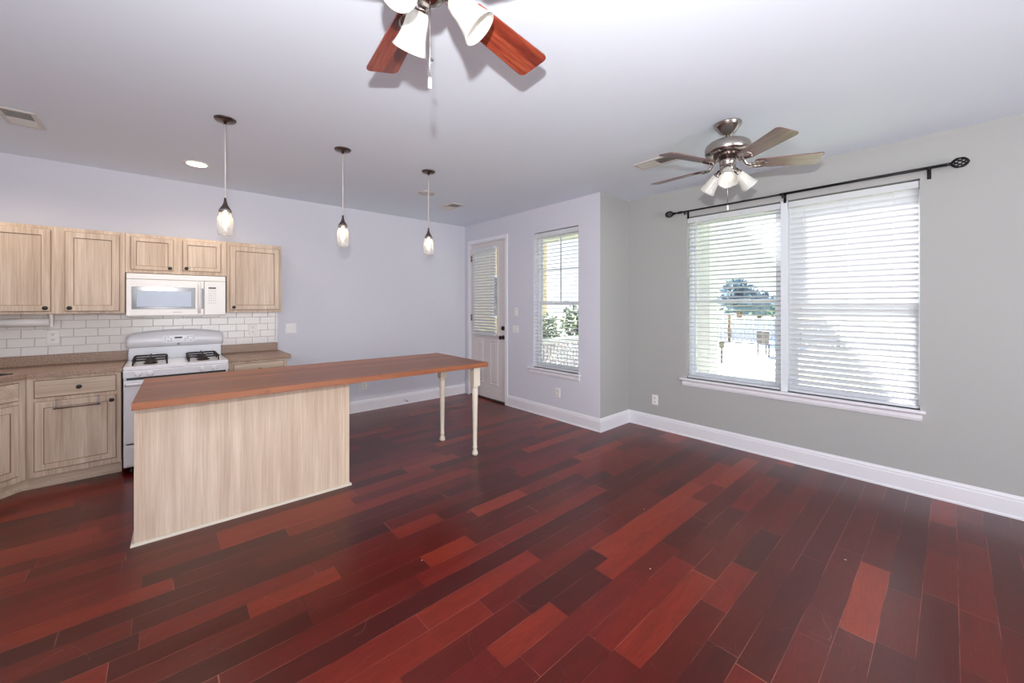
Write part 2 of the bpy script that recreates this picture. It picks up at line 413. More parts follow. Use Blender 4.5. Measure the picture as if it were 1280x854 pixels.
b = B(); b.box(XE+0.002, XR+T, YB, YB+T, 0, H); struct('wall_return', b, M['greige'])
b = B(); wall_holes(b, 'x', XE, XE+T, YB+0.002, YK+T, [WS, DO]); struct('wall_entry', b, M['lavender'])
b = B(); b.box(XL-T, XE, YK, YK+T, 0, H); struct('wall_kitchen', b, M['lavender'])
b = B(); wall_holes(b, 'x', XL-T, XL, YR-T, YK, [(-2.1, 0.3, 0.5, 2.5)]); struct('wall_left', b, M['lavender'])
b = B(); wall_holes(b, 'y', YR-T, YR, XL, XR, [(-0.2, 2.8, 0.5, 2.5)]); struct('wall_rear', b, M['greige'])

b = B(); b.box(XL-0.06, XL-0.05, -2.1, 0.3, 0.5, 2.5); struct('left_opening_cover', b, M['blind'])  # blank cover on an invented, unseen opening behind the side fill
b = B(); b.box(-0.2, 2.8, YR-0.06, YR-0.05, 0.5, 2.5); struct('rear_opening_cover', b, M['blind'])  # blank cover on the invented rear opening, out of view
BP = [(0, 0), (0.02, 0), (0.02, 0.012), (0.016, 0.02), (0.016, 0.118), (0.012, 0.124), (0.012, 0.136), (0.006, 0.146), (0.004, 0.155), (0, 0.155)]
def base(name, a, bb, out, m0=0, m1=0):
    b = B(); b.sweep(BP, a, bb, out, None, m0, m1); return struct(name, b, M['trim'])
base('baseboard_right', (XR, YR, 0), (XR, YB, 0), (-1, 0, 0), 0, -1)
base('baseboard_return', (XE, YB, 0), (XR, YB, 0), (0, -1, 0), 1, -1)
base('baseboard_entry', (XE, YB, 0), (XE, 4.264, 0), (-1, 0, 0), 1, 0)
base('baseboard_kitchen', (1.05, YK, 0), (XE, YK, 0), (0, -1, 0), 0, -1)

# ------------------------------------------------------------------ windows (frames, sashes, glass, stool and apron)
def window(name, y0, y1, z0, z1, x, mullion=None, muntin=False, ear=0.065):
    b = B(); fx = x+0.075
    units = [(y0, y1)] if not mullion else [(y0, mullion[0]), (mullion[1], y1)]
    for a, c in units:
        b.frame_box((fx+0.055, c, z0), (0, -1, 0), (-1, 0, 0), c-a, z1-z0, 0.032, 0.06)
    if mullion: b.box(x+0.004, fx+0.055, mullion[0], mullion[1], z0, z1)
    w_ = struct(name, b, M['vinyl'])
    zm = z0+(z1-z0)*0.475
    for a, c in units:
        for (s0, s1, dx, up) in ((zm-0.02, z1-0.03, 0.036, True), (z0+0.03, zm+0.022, 0.012, False)):
            bs = B(); bs.frame_box((fx+dx+0.022, c-0.03, s0), (0, -1, 0), (-1, 0, 0), c-a-0.06, s1-s0, 0.036, 0.022)
            if muntin and up:
                mid = (a+c)/2
                bs.box(fx+dx+0.004, fx+dx+0.016, mid-0.009, mid+0.009, s0+0.03, s1-0.03)
                bs.box(fx+dx+0.004, fx+dx+0.016, a+0.06, c-0.06, (s0+s1)/2-0.009, (s0+s1)/2+0.009)
            if not up:
                bs.box(fx-0.006, fx+0.012, (a+c)/2-0.16, (a+c)/2-0.10, s1-0.012, s1+0.004)
                bs.box(fx-0.006, fx+0.012, (a+c)/2+0.10, (a+c)/2+0.16, s1-0.012, s1+0.004)
            sh = obj('sash', bs, M['vinyl'], w_)
            bg_ = B(); bg_.box(fx+dx+0.008, fx+dx+0.012, a+0.062, c-0.062, s0+0.034, s1-0.034)
            obj('glass_pane', bg_, M['glass'], sh)
    bs = B()
    bs.box(x-0.0005, x+0.07, y0+0.0005, y1-0.0005, z0-0.022, z0, None)
    bs.box(x-0.045, x-0.0005, y0-ear*0.5, y1+ear, z0-0.022, z0, None, 0.004)
    obj('window_stool', bs, M['trim'], w_)
    ba = B(); ba.sweep([(0.0005, -0.085), (0.012, -0.082), (0.018, -0.06), (0.016, -0.034), (0.026, -0.0225), (0.0005, -0.0225)], (x, y0-ear*0.5+0.02, z0), (x, y1+ear-0.02, z0), (-1, 0, 0))
    obj('window_apron', ba, M['trim'], w_)
    return w_
window('window_1', *WB, XR, mullion=(1.012, 1.066))
window('window_2', *WS, XE, muntin=True, ear=0.085)

# ------------------------------------------------------------------ blinds
def blind(label, x, y0, y1, z0, z1, pitch, tilt, group=None, depth=0.05, headh=0.055, cords=(0.12, 0.5, 0.88), wand=None, name='window_blind', gap=0.012, first_wide=True):
    """horizontal slat blind hung inside an opening; tilt in degrees, positive = room edge down"""
    xc = x
    t = thing(name, label, 'blind', (xc, (y0+y1)/2, z0), 0, group)
    b = B(); b.box(xc-0.028, xc+0.026, y0, y1, z1-headh-gap, z1-gap, None, 0.003); obj('headrail', b, M['blind'], t)
    b = B(); ca, sa = math.cos(R(tilt)), math.sin(R(tilt))
    zt = z1-gap-headh-pitch*0.55; z = zt; n = 0
    while z > z0+0.045:
        pr = []
        for k in range(5):
            a = (k/4-0.5)*depth; c = 0.0028*(1-(2*k/4-1)**2)
            pr.append((a, c))
        prof = pr + [(a, c-0.0026) for a, c in pr[::-1]]
        rs = []
        for yy in (y0+0.003, y1-0.003):
            rs.append([(xc+a*ca-c*sa, yy, z+a*sa+c*ca) for a, c in prof])
        b.rings(rs, None, False)
        z -= pitch; n += 1
    obj('slats', b, M['blind'], t)
    b = B(); b.box(xc-0.025, xc+0.025, y0+0.002, y1-0.002, z0+0.004, z0+0.026, None, 0.004); obj('bottom_rail', b, M['blind'], t)
    for c in cords:
        yy = y0+(y1-y0)*c; b = B()
        for dx in (-depth*0.52*abs(ca)-0.001, depth*0.52*abs(ca)+0.001):
            b.rod((xc+dx, yy, z0+0.02), (xc+dx, yy, z1-gap-headh+0.004), 0.0011, None, 6)
        obj('ladder_cord', b, M['plastic'], t)
    if wand:
        b = B(); yy, zl = wand; b.rod((xc-0.036, yy, zl), (xc-0.036, yy, z1-gap-headh), 0.0035, None, 8); b.box(xc-0.04, xc-0.026, yy-0.006, yy+0.006, z1-gap-headh-0.006, z1-gap-headh+0.014)
        obj('tilt_wand', b, M['plastic'], t)
    return t
blind('white slat blind with open slats showing the yard, left pane of the wide window', XR+0.036, 1.070, 1.943, 0.646, 2.42, 0.0465, -12, cords=(0.17, 0.5, 0.86), wand=(1.845, 1.5))
blind('white slat blind tilted nearly shut and glowing with sun, right pane of wide window', XR+0.036, 0.165, 1.008, 0.646, 2.42, 0.0465, -58, cords=(0.17, 0.5, 0.86))
blind('narrow white slat blind with open slats in the window beside the entry door', XE+0.036, 2.985, 3.738, 0.622, 2.412, 0.048, 3, wand=(3.70, 1.75))

# ------------------------------------------------------------------ entry door
y0, y1, z0, z1 = DO
b = B()
CAS = 0.054
b.box(XE-0.018, XE-0.0005, y0-CAS, y0, 0.0, z1+CAS, None, 0.003); b.box(XE-0.018, XE-0.0005, y1, y1+CAS, 0.0, z1+CAS, None, 0.003)
b.box(XE-0.018, XE-0.0005, y0, y1, z1, z1+CAS, None, 0.003)
b.box(XE, XE+T, y0-0.0, y0+0.012, 0, z1); b.box(XE, XE+T, y1-0.012, y1, 0, z1); b.box(XE, XE+T, y0, y1, z1-0.012, z1)
struct('trim_1', b, M['trim'])
b = B(); b.box(XE-0.01, XE+T, y0+0.012, y1-0.012, 0.0, 0.022, None, 0.004); struct('trim_2', b, M['threshold'])
dx0 = XE+0.012; D0, D1 = y0+0.015, y1-0.015
LY0, LY1, LZ0, LZ1 = 4.512, 5.085, 1.02, 2.31            # glazed lite
b = B()
def dbox(a, c, p, q): b.box(dx0, dx0+0.042, a, c, p, q)
dbox(D0, LY0, 0.028, z1-0.015); dbox(LY1, D1, 0.028, z1-0.015); dbox(LY0, LY1, 0.028, LZ0); dbox(LY0, LY1, LZ1, z1-0.015)
dr = struct('door_1', b, M['door'])
b = B(); b.frame_box((dx0-0.001, LY1+0.03, LZ0-0.03), (0, -1, 0), (-1, 0, 0), LY1-LY0+0.06, LZ1-LZ0+0.06, 0.032, 0.012); obj('lite_frame', b, M['door'], dr)
b = B(); b.box(dx0+0.018, dx0+0.023, LY0, LY1, LZ0, LZ1); obj('glass_pane', b, M['glass'], dr)
for (a, c) in ((4.50, 4.69), (4.86, 5.05)):
    b = B(); b.panel((dx0-0.0005, c, 0.24), (0, -1, 0), (-1, 0, 0), c-a, 0.68, [(0.0, 0.002, None), (0.012, 0.009, None), (0.026, 0.002, None), (0.034, 0.002, None), (0.05, 0.007, None)]); obj('raised_panel', b, M['door'], dr)
b = B(); b.lathe([(0.031, 0), (0.031, 0.008), (0.027, 0.014), (0.012, 0.016), (0.011, 0.03), (0.020, 0.036), (0.029, 0.05), (0.029, 0.062), (0.02, 0.072), (0, 0.074)], (dx0, 4.385, 0.975), (-1, 0, 0)); obj('knob', b, M['bronze'], dr)
b = B(); b.lathe([(0.032, 0), (0.032, 0.01), (0.028, 0.018), (0, 0.019)], (dx0, 4.385, 1.11), (-1, 0, 0)); b.box(dx0-0.038, dx0-0.015, 4.379, 4.391, 1.092, 1.128, None, 0.003); obj('deadbolt', b, M['bronze'], dr)
for zz in (0.3, 1.25, 2.2):
    b = B(); b.rod((dx0-0.006, D1+0.002, zz-0.05), (dx0-0.006, D1+0.002, zz+0.05), 0.007); b.box(dx0-0.003, dx0+0.002, D1-0.03, D1, zz-0.05, zz+0.05); obj('hinge', b, M['nickel'], dr)
blind('white slat blind shut over the glass of the entry door', dx0-0.040, 4.519, 5.09, 0.985, 2.335, 0.0435, -40, depth=0.05, headh=0.05, gap=0.0, cords=(0.2, 0.8), name='door_blind')

# ------------------------------------------------------------------ kitchen: tile, uppers
XS0, XS1 = -0.25, 0.484        # range bay
b = B(); b.box(XL+0.002, 1.024, YK-0.009, YK-0.001, 1.0, 1.375, M['grout'])
struct('trim_3', b)
tr_ = [o for o in C.objects if o.name == 'trim_3'][0]
b = B(); tw, th, g = 0.1524, 0.0762, 0.0022; zrow = 1.009; k = 0
while zrow < 1.37:
    x = 1.0-0.0 + (0.0 if k % 2 else tw/2) - tw*18
    hh = min(th-g, 1.372-zrow)
    while x < 1.0:
        xa, xb = max(x, XL+0.004), min(x+tw-g, 1.0)
        if xb-xa > 0.02: b.panel((xa, YK-0.008, zrow), (1, 0, 0), (0, -1, 0), xb-xa, hh, [(0.0, 0.006, None), (0.0025, 0.0085, None)])
        x += tw
    zrow += th; k += 1
zrow = 1.009
while zrow < 1.37:                # bullnose end pieces
    hh = min(0.1524-g, 1.372-zrow)
    b.panel((1.002, YK-0.008, zrow), (1, 0, 0), (0, -1, 0), 0.022, hh, [(0, 0.006, None), (0.003, 0.0085, None)]); zrow += 0.1524
obj('subway_tiles', b, M['tile'], tr_)

KN = [(0.0055, 0), (0.0055, 0.01), (0.010, 0.014), (0.0155, 0.019), (0.0165, 0.024), (0.013, 0.029), (0.005, 0.031), (0, 0.031)]
def knob(p, n, parent):
    b = B(); b.lathe([(0.009, 0), (0.009, 0.003)]+KN[1:], p, n, None, 16); return obj('knob', b, M['black'], parent)
def cab_door(o, u, n, w, h, parent, name='door', knob_at=None, drawer=False, small=False):
    o, u, n = Vector(o), Vector(u).normalized(), Vector(n).normalized()
    fr = 0.038 if small else (0.024 if drawer else 0.05)
    g = M['glaze']; b = B()
    b.mi(M['cabh'] if drawer else M['cab']); m = b.mats[0]
    if drawer:
        st = [(0, 0.0125, m), (0.004, 0.0165, g), (0.008, 0.019, m)]
    else:
        st = [(0, 0.0125, m), (0.003, 0.0155, g), (0.008, 0.019, m), (fr, 0.019, m), (fr+0.004, 0.0135, g), (fr+0.008, 0.0125, m), (fr+0.016, 0.0125, m)]
    b.panel(o, u, n, w, h, st, m, 0.0008)
    d = obj(name, b, None, parent)
    if knob_at: knob(o+u*knob_at[0]+Vector((0, 0, knob_at[1]))+n*0.0188, n, d)
    return d
YF = 5.0
def upper(label, x0, x1, z0, z1, doors):
    t = thing('wall_cabinet', label, 'cabinet', ((x0+x1)/2, YK-0.002, z0), 0, None)
    b = B(); b.box(x0, x1, YF, YK-0.002 if z0 > 1.5 else YK-0.016, z0, z1, None, 0.0015); obj('cabinet_body', b, M['cab'], t)
    for (a, c, p, q, k, sm) in doors: cab_door((a, YF, p), (1, 0, 0), (0, -1, 0), c-a, q-p, t, 'door', k, False, sm)
    return t
upper('pickled wood double-door wall cabinet above the paper towel holder', -1.06, -0.2515, 1.375, 2.107, [(-1.02, -0.69, 1.395, 2.078, (0.33-0.028, 0.03), False), (-0.614, -0.283, 1.395, 2.076, (0.03, 0.03), False)])
upper('short pickled wood two-door wall cabinet directly above the microwave', -0.2495, 0.4975, 1.748, 2.107, [(-0.216, 0.083, 1.775, 2.078, (0.273, 0.024), True), (0.148, 0.451, 1.782, 2.079, (0.03, 0.024), True)])
upper('single-door pickled wood wall cabinet at the end beside the bare wall', 0.4995, 0.996, 1.373, 2.109, [(0.524, 0.977, 1.398, 2.068, (0.035, 0.03), False)])

# paper towel holder
t = thing('paper_towel_holder', 'white paper towel holder and roll fixed under the wall cabinets', 'paper towel holder', (-0.85, 5.12, 1.375))
for xx in (-1.02, -0.70):
    b = B(); b.box(xx-0.009, xx+0.009, 5.06, 5.17, 1.366, 1.3745, None, 0.002)
    b.rings([[(xx-0.008, 5.075, 1.368), (xx+0.008, 5.075, 1.368), (xx+0.008, 5.155, 1.368), (xx-0.008, 5.155, 1.368)], [(xx-0.008, 5.09, 1.265), (xx+0.008, 5.09, 1.265), (xx+0.008, 5.14, 1.265), (xx-0.008, 5.14, 1.265)]], None, False)
    obj('bracket', b, M['plastic'], t)
b = B(); b.rod((-1.008, 5.115, 1.305), (-0.712, 5.115, 1.305), 0.034, None, 24); obj('paper_roll', b, M['plastic'], t)

# microwave
t = thing('microwave', 'white over-the-range microwave under the short cabinet', 'microwave', (0.12, 5.1, 1.345))
x0, x1, yf, z0, z1 = -0.241, 0.484, 4.95, 1.345, 1.739
b = B(); b.box(x0, x1, yf, YK-0.016, z0+0.012, z1, None, 0.004); b.box(x0+0.01, x1-0.01, yf+0.01, YK-0.02, z0, z0+0.014, None); obj('body', b, M['plastic'], t)
b = B(); b.box(x0, x1, yf-0.022, yf, z1-0.052, z1, None, 0.006, 2); obj('vent_strip', b, M['plastic'], t)
b = B(); b.box(x0, 0.309, yf-0.026, yf, z0+0.006, z1-0.054, None, 0.006, 2); dm = obj('door', b, M['plastic'], t)
b = B(); b.panel((-0.205, yf-0.0262, 1.413), (1, 0, 0), (0, -1, 0), 0.448, 0.205, [(0.0, 0.001, None), (0.001, 0.002, None)]); obj('window_border', b, M['mwdark'], dm, 'charcoal glass border')
b = B(); b.panel((-0.172, yf-0.0283, 1.434), (1, 0, 0), (0, -1, 0), 0.385, 0.148, [(0.0, 0.0006, None), (0.001, 0.001, None)]); obj('window_screen', b, M['mwglass'], dm, 'silvery mirrored window')
b = B(); b.panel((0.290, yf-0.0262, 1.413), (1, 0, 0), (0, -1, 0), 0.017, 0.2, [(0.0, 0.001, None), (0.001, 0.002, None)]); obj('window_border', b, M['mwdark'], dm, 'dark strip behind the handle')
b = B(); b.tube([(0.272, yf-0.02, 1.372), (0.272, yf-0.055, 1.39), (0.272, yf-0.06, 1.43), (0.272, yf-0.06, 1.62), (0.272, yf-0.055, 1.655), (0.272, yf-0.02, 1.668)], 0.011, None, 10); obj('handle', b, M['plastic'], dm)
b = B()
for k, wd in enumerate((8, 5, 6, 5, 7, 5, 6, 5)): b.box(0.083+k*0.0086-0.004, 0.083+k*0.0086-0.004+wd*0.001, yf-0.0268, yf-0.0258, 1.379, 1.3845)
obj('lettering', b, M['grey'], dm)
b = B(); b.box(0.312, x1, yf-0.026, yf, z0+0.006, z1-0.054, None, 0.006, 2); cp = obj('control_panel', b, M['plastic'], t)
b = B(); b.box(0.345, 0.405, yf-0.0275, yf-0.0255, 1.612, 1.628); obj('display', b, M['black'], cp)
b = B()
for r_ in range(6):
    for c_ in range(4): b.box(0.345+c_*0.0165, 0.345+c_*0.0165+0.011, yf-0.0268, yf-0.0258, 1.585-r_*0.024, 1.594-r_*0.024)
obj('keypad', b, M['label'], cp)

# ------------------------------------------------------------------ base cabinets, counters
ZC = 0.88
YB2 = 4.745
t = thing('base_cabinet', 'pickled wood base cabinet with drawer and door left of the range', 'cabinet', (-0.52, 5.0, 0))
b = B(); b.box(-0.782, -0.262, YB2, YK-0.002, 0.105, ZC, None, 0.0015); obj('cabinet_body', b, M['cab'], t)
b = B(); b.box(-0.784, -0.262, 4.83, 4.85, 0, 0.105); b.sweep([(0, 0), (0.014, 0), (0.014, 0.022), (0.004, 0.034), (0, 0.034)], (-0.784, 4.83, 0), (-0.262, 4.83, 0), (0, -1, 0)); obj('toe_board', b, M['cabh'], t)
cab_door((-0.742, YB2, 0.722), (1, 0, 0), (0, -1, 0), 0.452, 0.138, t, 'drawer', (0.24, 0.068), True)
cab_door((-0.742, YB2, 0.152), (1, 0, 0), (0, -1, 0), 0.452, 0.542, t, 'door', (0.425, 0.5))
t = thing('towel_bar', 'thin metal towel bar hooked over the base cabinet door', 'towel bar', (-0.52, 4.70, 0.65))
yb = YB2-0.019
for xx in (-0.625, -0.395):
    b = B(); b.box(xx-0.006, xx+0.006, yb-0.0035, yb-0.0008, 0.628, 0.6985); b.box(xx-0.006, xx+0.006, yb-0.0035, YB2-0.0045, 0.6955, 0.6985)
    b.box(xx-0.006, xx+0.006, yb-0.03, yb-0.0008, 0.626, 0.630)
    obj('hook', b, M['chrome'], t)
b = B(); b.rod((-0.640, yb-0.026, 0.632), (-0.38, yb-0.026, 0.632), 0.0045); obj('bar', b, M['darknickel'], t)
# corner sink base, set at 45 degrees
t = thing('corner_cabinet', 'angled pickled wood corner cabinet under the sink at the picture edge', 'cabinet', (-1.2, 4.9, 0))
P1 = Vector((-0.784, YB2, 0)); DU = Vector((0.68, 0.733, 0)).normalized(); P0 = P1-DU*0.78; NU = Vector((DU.y, -DU.x, 0))
b = B(); b.prism([(P0.x, P0.y), (P1.x, P1.y), (P1.x, YK-0.002), (XL+0.002, YK-0.002), (XL+0.002, P0.y)], 0.105, 0.70)
p0i, p1i = P0-NU*0.02, P1-NU*0.02
b.prism([(P0.x, P0.y), (P1.x, P1.y), (P1.x, P1.y+0.03), (p0i.x, p0i.y)], 0.70, ZC)
b.prism([(P1.x-0.02, P1.y+0.03), (P1.x, P1.y+0.03), (P1.x, YK-0.002), (P1.x-0.02, YK-0.002)], 0.70, ZC)
b.prism([(XL+0.002, YK-0.02), (P1.x-0.02, YK-0.02), (P1.x-0.02, YK-0.002), (XL+0.002, YK-0.002)], 0.70, ZC); obj('cabinet_body', b, M['cab'], t)
q0, q1 = P0-NU*0.085, P1-NU*0.085+DU*0.036
b = B(); b.prism([(q0.x, q0.y), (q1.x, q1.y), ((q1-NU*0.02).x, (q1-NU*0.02).y), ((q0-NU*0.02).x, (q0-NU*0.02).y)], 0, 0.105)
b.sweep([(0, 0), (0.014, 0), (0.014, 0.022), (0.004, 0.034), (0, 0.034)], q0, q1, NU); b.box(-0.823, -0.785, 4.83, 4.85, 0, 0.105); b.sweep([(0, 0), (0.014, 0), (0.014, 0.022), (0.004, 0.034), (0, 0.034)], (-0.823, 4.83, 0), (-0.785, 4.83, 0), (0, -1, 0)); obj('toe_board', b, M['cabh'], t)
cab_door(P1-DU*0.73+Vector((0, 0, 0.722)), DU, NU, 0.68, 0.138, t, 'drawer_front', None, True)
cab_door(P1-DU*0.73+Vector((0, 0, 0.152)), DU, NU, 0.335, 0.542, t, 'door', (0.305, 0.5))
cab_door(P1-DU*0.385+Vector((0, 0, 0.152)), DU, NU, 0.335, 0.542, t, 'door', (0.03, 0.5))
# right base cabinet
t = thing('base_cabinet', 'pickled wood base cabinet right of the range behind the island', 'cabinet', (0.76, 5.0, 0))
b = B(); b.box(0.496, 1.005, 4.775, YK-0.002, 0.105, ZC, None, 0.0015); obj('cabinet_body', b, M['cab'], t)
b = B(); b.box(0.496, 1.0, 4.86, 4.88, 0, 0.105); obj('toe_board', b, M['cabh'], t)
cab_door((0.53, 4.775, 0.722), (1, 0, 0), (0, -1, 0), 0.445, 0.138, t, 'drawer', (0.222, 0.068), True)
cab_door((0.53, 4.775, 0.152), (1, 0, 0), (0, -1, 0), 0.445, 0.542, t, 'door', (0.03, 0.5))
# counters
def top_with_edge(b, poly, z0, z1):
    b.prism(poly, z0, z1)
e0, e1 = P0+NU*0.03, P1+NU*0.03
kx = -0.784+0.012
t = thing('countertop', 'speckled brown laminate counter with sink left of the range', 'countertop', (-0.9, 5.0, 0.881))
b = B(); Z0, Z1 = 0.8805, 0.92
# counter ring around the sink hole (hole along the diagonal)
ctr = (P0+P1)/2-NU*0.30
def sp(a, d): v = ctr+DU*a+NU*d; return (v.x, v.y)
hole = [sp(-0.28, -0.19), sp(0.36, -0.19), sp(0.36, 0.21), sp(-0.28, 0.21)]
outer = [(e0.x, e0.y), (kx, 4.715), (-0.2525, 4.715), (-0.2525, YK-0.002), (XL+0.002, YK-0.002), (XL+0.002, e0.y)]
import mathutils.geometry as mg
def poly_with_hole(b, outer, hole, z0, z1):
    pts = outer+hole; no = len(outer)
    edges = [(i, (i+1) % no) for i in range(no)]+[(no+i, no+(i+1) % len(hole)) for i in range(len(hole))]
    vs, es, fs, *_ = mg.delaunay_2d_cdt([Vector(p) for p in pts], edges, [], 0, 1e-5)
    hc = sum((Vector(p) for p in hole), Vector((0, 0)))/len(hole)
    def inside(p, poly):
        c = False; n = len(poly)
        for i in range(n):
            x1_, y1_ = poly[i]; x2_, y2_ = poly[(i+1) % n]
            if (y1_ > p[1]) != (y2_ > p[1]) and p[0] < (x2_-x1_)*(p[1]-y1_)/(y2_-y1_)+x1_: c = not c
        return c
    top = [b.v((v.x, v.y, z1)) for v in vs]; bot = [b.v((v.x, v.y, z0)) for v in vs]
    for f in fs:
        c = sum((vs[i] for i in f), Vector((0, 0)))/len(f)
        if inside(c, outer) and not inside(c, hole):
            b.f([top[i] for i in f]); b.f([bot[i] for i in f][::-1])
    for i, j in edges: b.f([top[i], top[j], bot[j], bot[i]])
poly_with_hole(b, outer, hole, Z0, Z1)
obj('slab', b, M['laminate'], t)
b = B(); b.box(XL+0.003, -0.2525, YK-0.024, YK-0.0098, 0.9205, 1.008, None, 0.002); obj('backsplash', b, M['laminate'], t)
t = thing('kitchen_sink', 'dark sink basin let into the corner counter', 'sink', (ctr.x, ctr.y, 0.92))
b = B(); h3 = [Vector((*p, 0)) for p in hole]; cen = sum(h3, Vector())/4
def hr(s_, z): return [tuple(cen+(p-cen)*s_+Vector((0, 0, z))) for p in h3]
b.rings([hr(1.05, 0.9205), hr(1.05, 0.926), hr(0.99, 0.926), hr(0.97, 0.915), hr(0.93, 0.74), hr(0.9, 0.735)], None, False, cap0=False); obj('basin', b, M['black'], t)
b = B(); b.lathe([(0.04, 0.7355), (0.04, 0.7385), (0.02, 0.738)], (cen.x, cen.y, 0)); obj('drain', b, M['chrome'], t)
t = thing('countertop', 'short speckled brown laminate counter right of the range', 'countertop', (0.76, 5.0, 0.881))
b = B(); b.box(0.4865, 1.04, 4.745, YK-0.002, Z0, Z1, None, 0.004, 2); obj('slab', b, M['laminate'], t)
b = B(); b.box(0.4865, 1.024, YK-0.024, YK-0.0098, 0.9205, 1.008, None, 0.002); obj('backsplash', b, M['laminate'], t)

# ------------------------------------------------------------------ gas range
t = thing('gas_range', 'white gas range with four burners between the counters', 'stove', (0.115, 5.0, 0))
x0, x1 = -0.248, 0.482; yf = 4.70
b = B(); b.box(x0+0.002, x1-0.002, yf, 5.30, 0.055, 0.885, None, 0.003); obj('body', b, M['enamel'], t)
for xx in (x0+0.05, x1-0.05):
    for yy in (yf+0.05, 5.24):
        b = B(); b.lathe([(0.014, 0), (0.016, 0.006), (0.012, 0.012), (0.012, 0.056)], (xx, yy, 0), (0, 0, 1), None, 12); obj('foot', b, M['black'], t)
b = B(); b.box(x0, x1, yf-0.015, 5.30, 0.888, 0.918, None, 0.006, 2); obj('cooktop', b, M['enamel'], t)
b = B()
b.rings([[(x, yf-0.008, 0.8865), (x, yf-0.034, 0.880), (x, yf-0.030, 0.826), (x, yf-0.002, 0.822), (x, yf-0.0005, 0.8865)] for x in (x0+0.001, x1-0.001)], None, False)
pn = obj('front_panel', b, M['enamel'], t)
for xx in (-0.155, -0.075, 0.285, 0.375):
    b = B(); b.lathe([(0.022, 0), (0.022, 0.006), (0.019, 0.010), (0.017, 0.026), (0.013, 0.028), (0, 0.028)], (xx, yf-0.032, 0.853), (0, -1, 0.08), None, 20)
    b.box(xx-0.0045, xx+0.0045, yf-0.066, yf-0.055, 0.834, 0.872, None, 0.002); obj('burner_knob', b, M['enamel'], pn)
b = B(); b.box(x0+0.02, x1-0.02, yf-0.004, yf-0.0005, 0.804, 0.822); obj('vent_slot', b, M['black'], t, 'black slot under the knobs')
b = B(); b.box(x0+0.003, x1-0.003, yf-0.03, yf-0.001, 0.262, 0.803, None, 0.006, 2); od = obj('oven_door', b, M['enamel'], t)
b = B(); b.panel((x0+0.14, yf-0.0302, 0.40), (1, 0, 0), (0, -1, 0), 0.45, 0.26, [(0, 0.0008, None), (0.002, 0.0015, None)]); obj('oven_window', b, M['ovenglass'], od)
b = B(); b.tube([(x0+0.02, yf-0.03, 0.765), (x0+0.03, yf-0.06, 0.77), (x0+0.07, yf-0.068, 0.772), (x1-0.07, yf-0.068, 0.772), (x1-0.03, yf-0.06, 0.77), (x1-0.02, yf-0.03, 0.765)], 0.013, None, 10); obj('handle', b, M['enamel'], od)
b = B(); b.box(x0+0.02, x1-0.02, yf-0.006, yf-0.0005, 0.248, 0.262); obj('vent_slot', b, M['black'], t, 'black slot above the drawer')
b = B(); b.box(x0+0.003, x1-0.003, yf-0.026, yf-0.001, 0.075, 0.247, None, 0.006, 2); b.box(x0+0.05, x1-0.05, yf-0.030, yf-0.0255, 0.215, 0.225, None, 0.002); obj('drawer', b, M['enamel'], t)
# backguard
b = B(); b.box(x0+0.008, x1-0.008, 5.235, 5.30, 0.918, 1.04, None, 0.004); obj('backguard_riser', b, M['enamel'], t)
b = B(); N = 25; rs = []
def arch(x):
    s_ = (x-x0)/(x1-x0)*2-1; r_ = 1.168+0.036*(1-s_*s_)
    ed = min(x-x0, x1-x)
    if ed < 0.03: r_ -= 0.022*(1-ed/0.03)**2
    return r_
xs = [x0-0.008, x0+0.004, x0+0.018]+[x0+0.03+(x1-x0-0.06)*i/N for i in range(N+1)]+[x1-0.018, x1-0.004, x1+0.008]
for x in xs:
    a = arch(min(max(x, x0), x1)); i_ = 0.012 if x in (xs[0], xs[-1]) else 0
    rs.append([(x, 5.225+i_, 1.036+i_), (x, 5.198+i_, 1.045+i_), (x, 5.192+i_, 1.10), (x, 5.205+i_, a-0.03), (x, 5.225+i_, a-0.006), (x, 5.25, a), (x, 5.30, a-0.004), (x, 5.30, 1.036)])
b.rings(rs, None, True); bgd = obj('backguard', b, M['enamelgrey'], t, 'arched pale grey console')
b = B(); b.panel((0.005, 5.1945, 1.075), (1, 0, 0), (0, -1, 0.06), 0.245, 0.072, [(0, 0.0005, None), (0.001, 0.0012, None)]); cpn = obj('control_panel', b, M['enamel'], bgd)
b = B(); b.box(0.094, 0.152, 5.1918, 5.1935, 1.114, 1.131); obj('clock_display', b, M['black'], cpn)
b = B()
for xx in (0.018, 0.04, 0.062, 0.17, 0.192, 0.214, 0.234):
    for zz in (1.088, 1.108, 1.128):
        if (xx*1000+zz*1000) % 3 < 2: b.box(xx, xx+0.012, 5.1922, 5.1934, zz, zz+0.007)
obj('buttons', b, M['grey'], cpn)
b = B(); b.frame_box((0.19, 5.1934, 1.1), (1, 0, 0), (0, -1, 0), 0.055, 0.034, 0.0015, 0.0012)
obj('button_outline', b, M['grey'], cpn)
b = B(); b.lathe([(0.011, 0), (0.011, 0.0012), (0.008, 0.0016), (0.008, 0.001), (0, 0.001)], (0.124, 5.193, 1.060), (0, -1, 0), None, 20); obj('emblem', b, M['grey'], bgd, 'small round grey emblem')
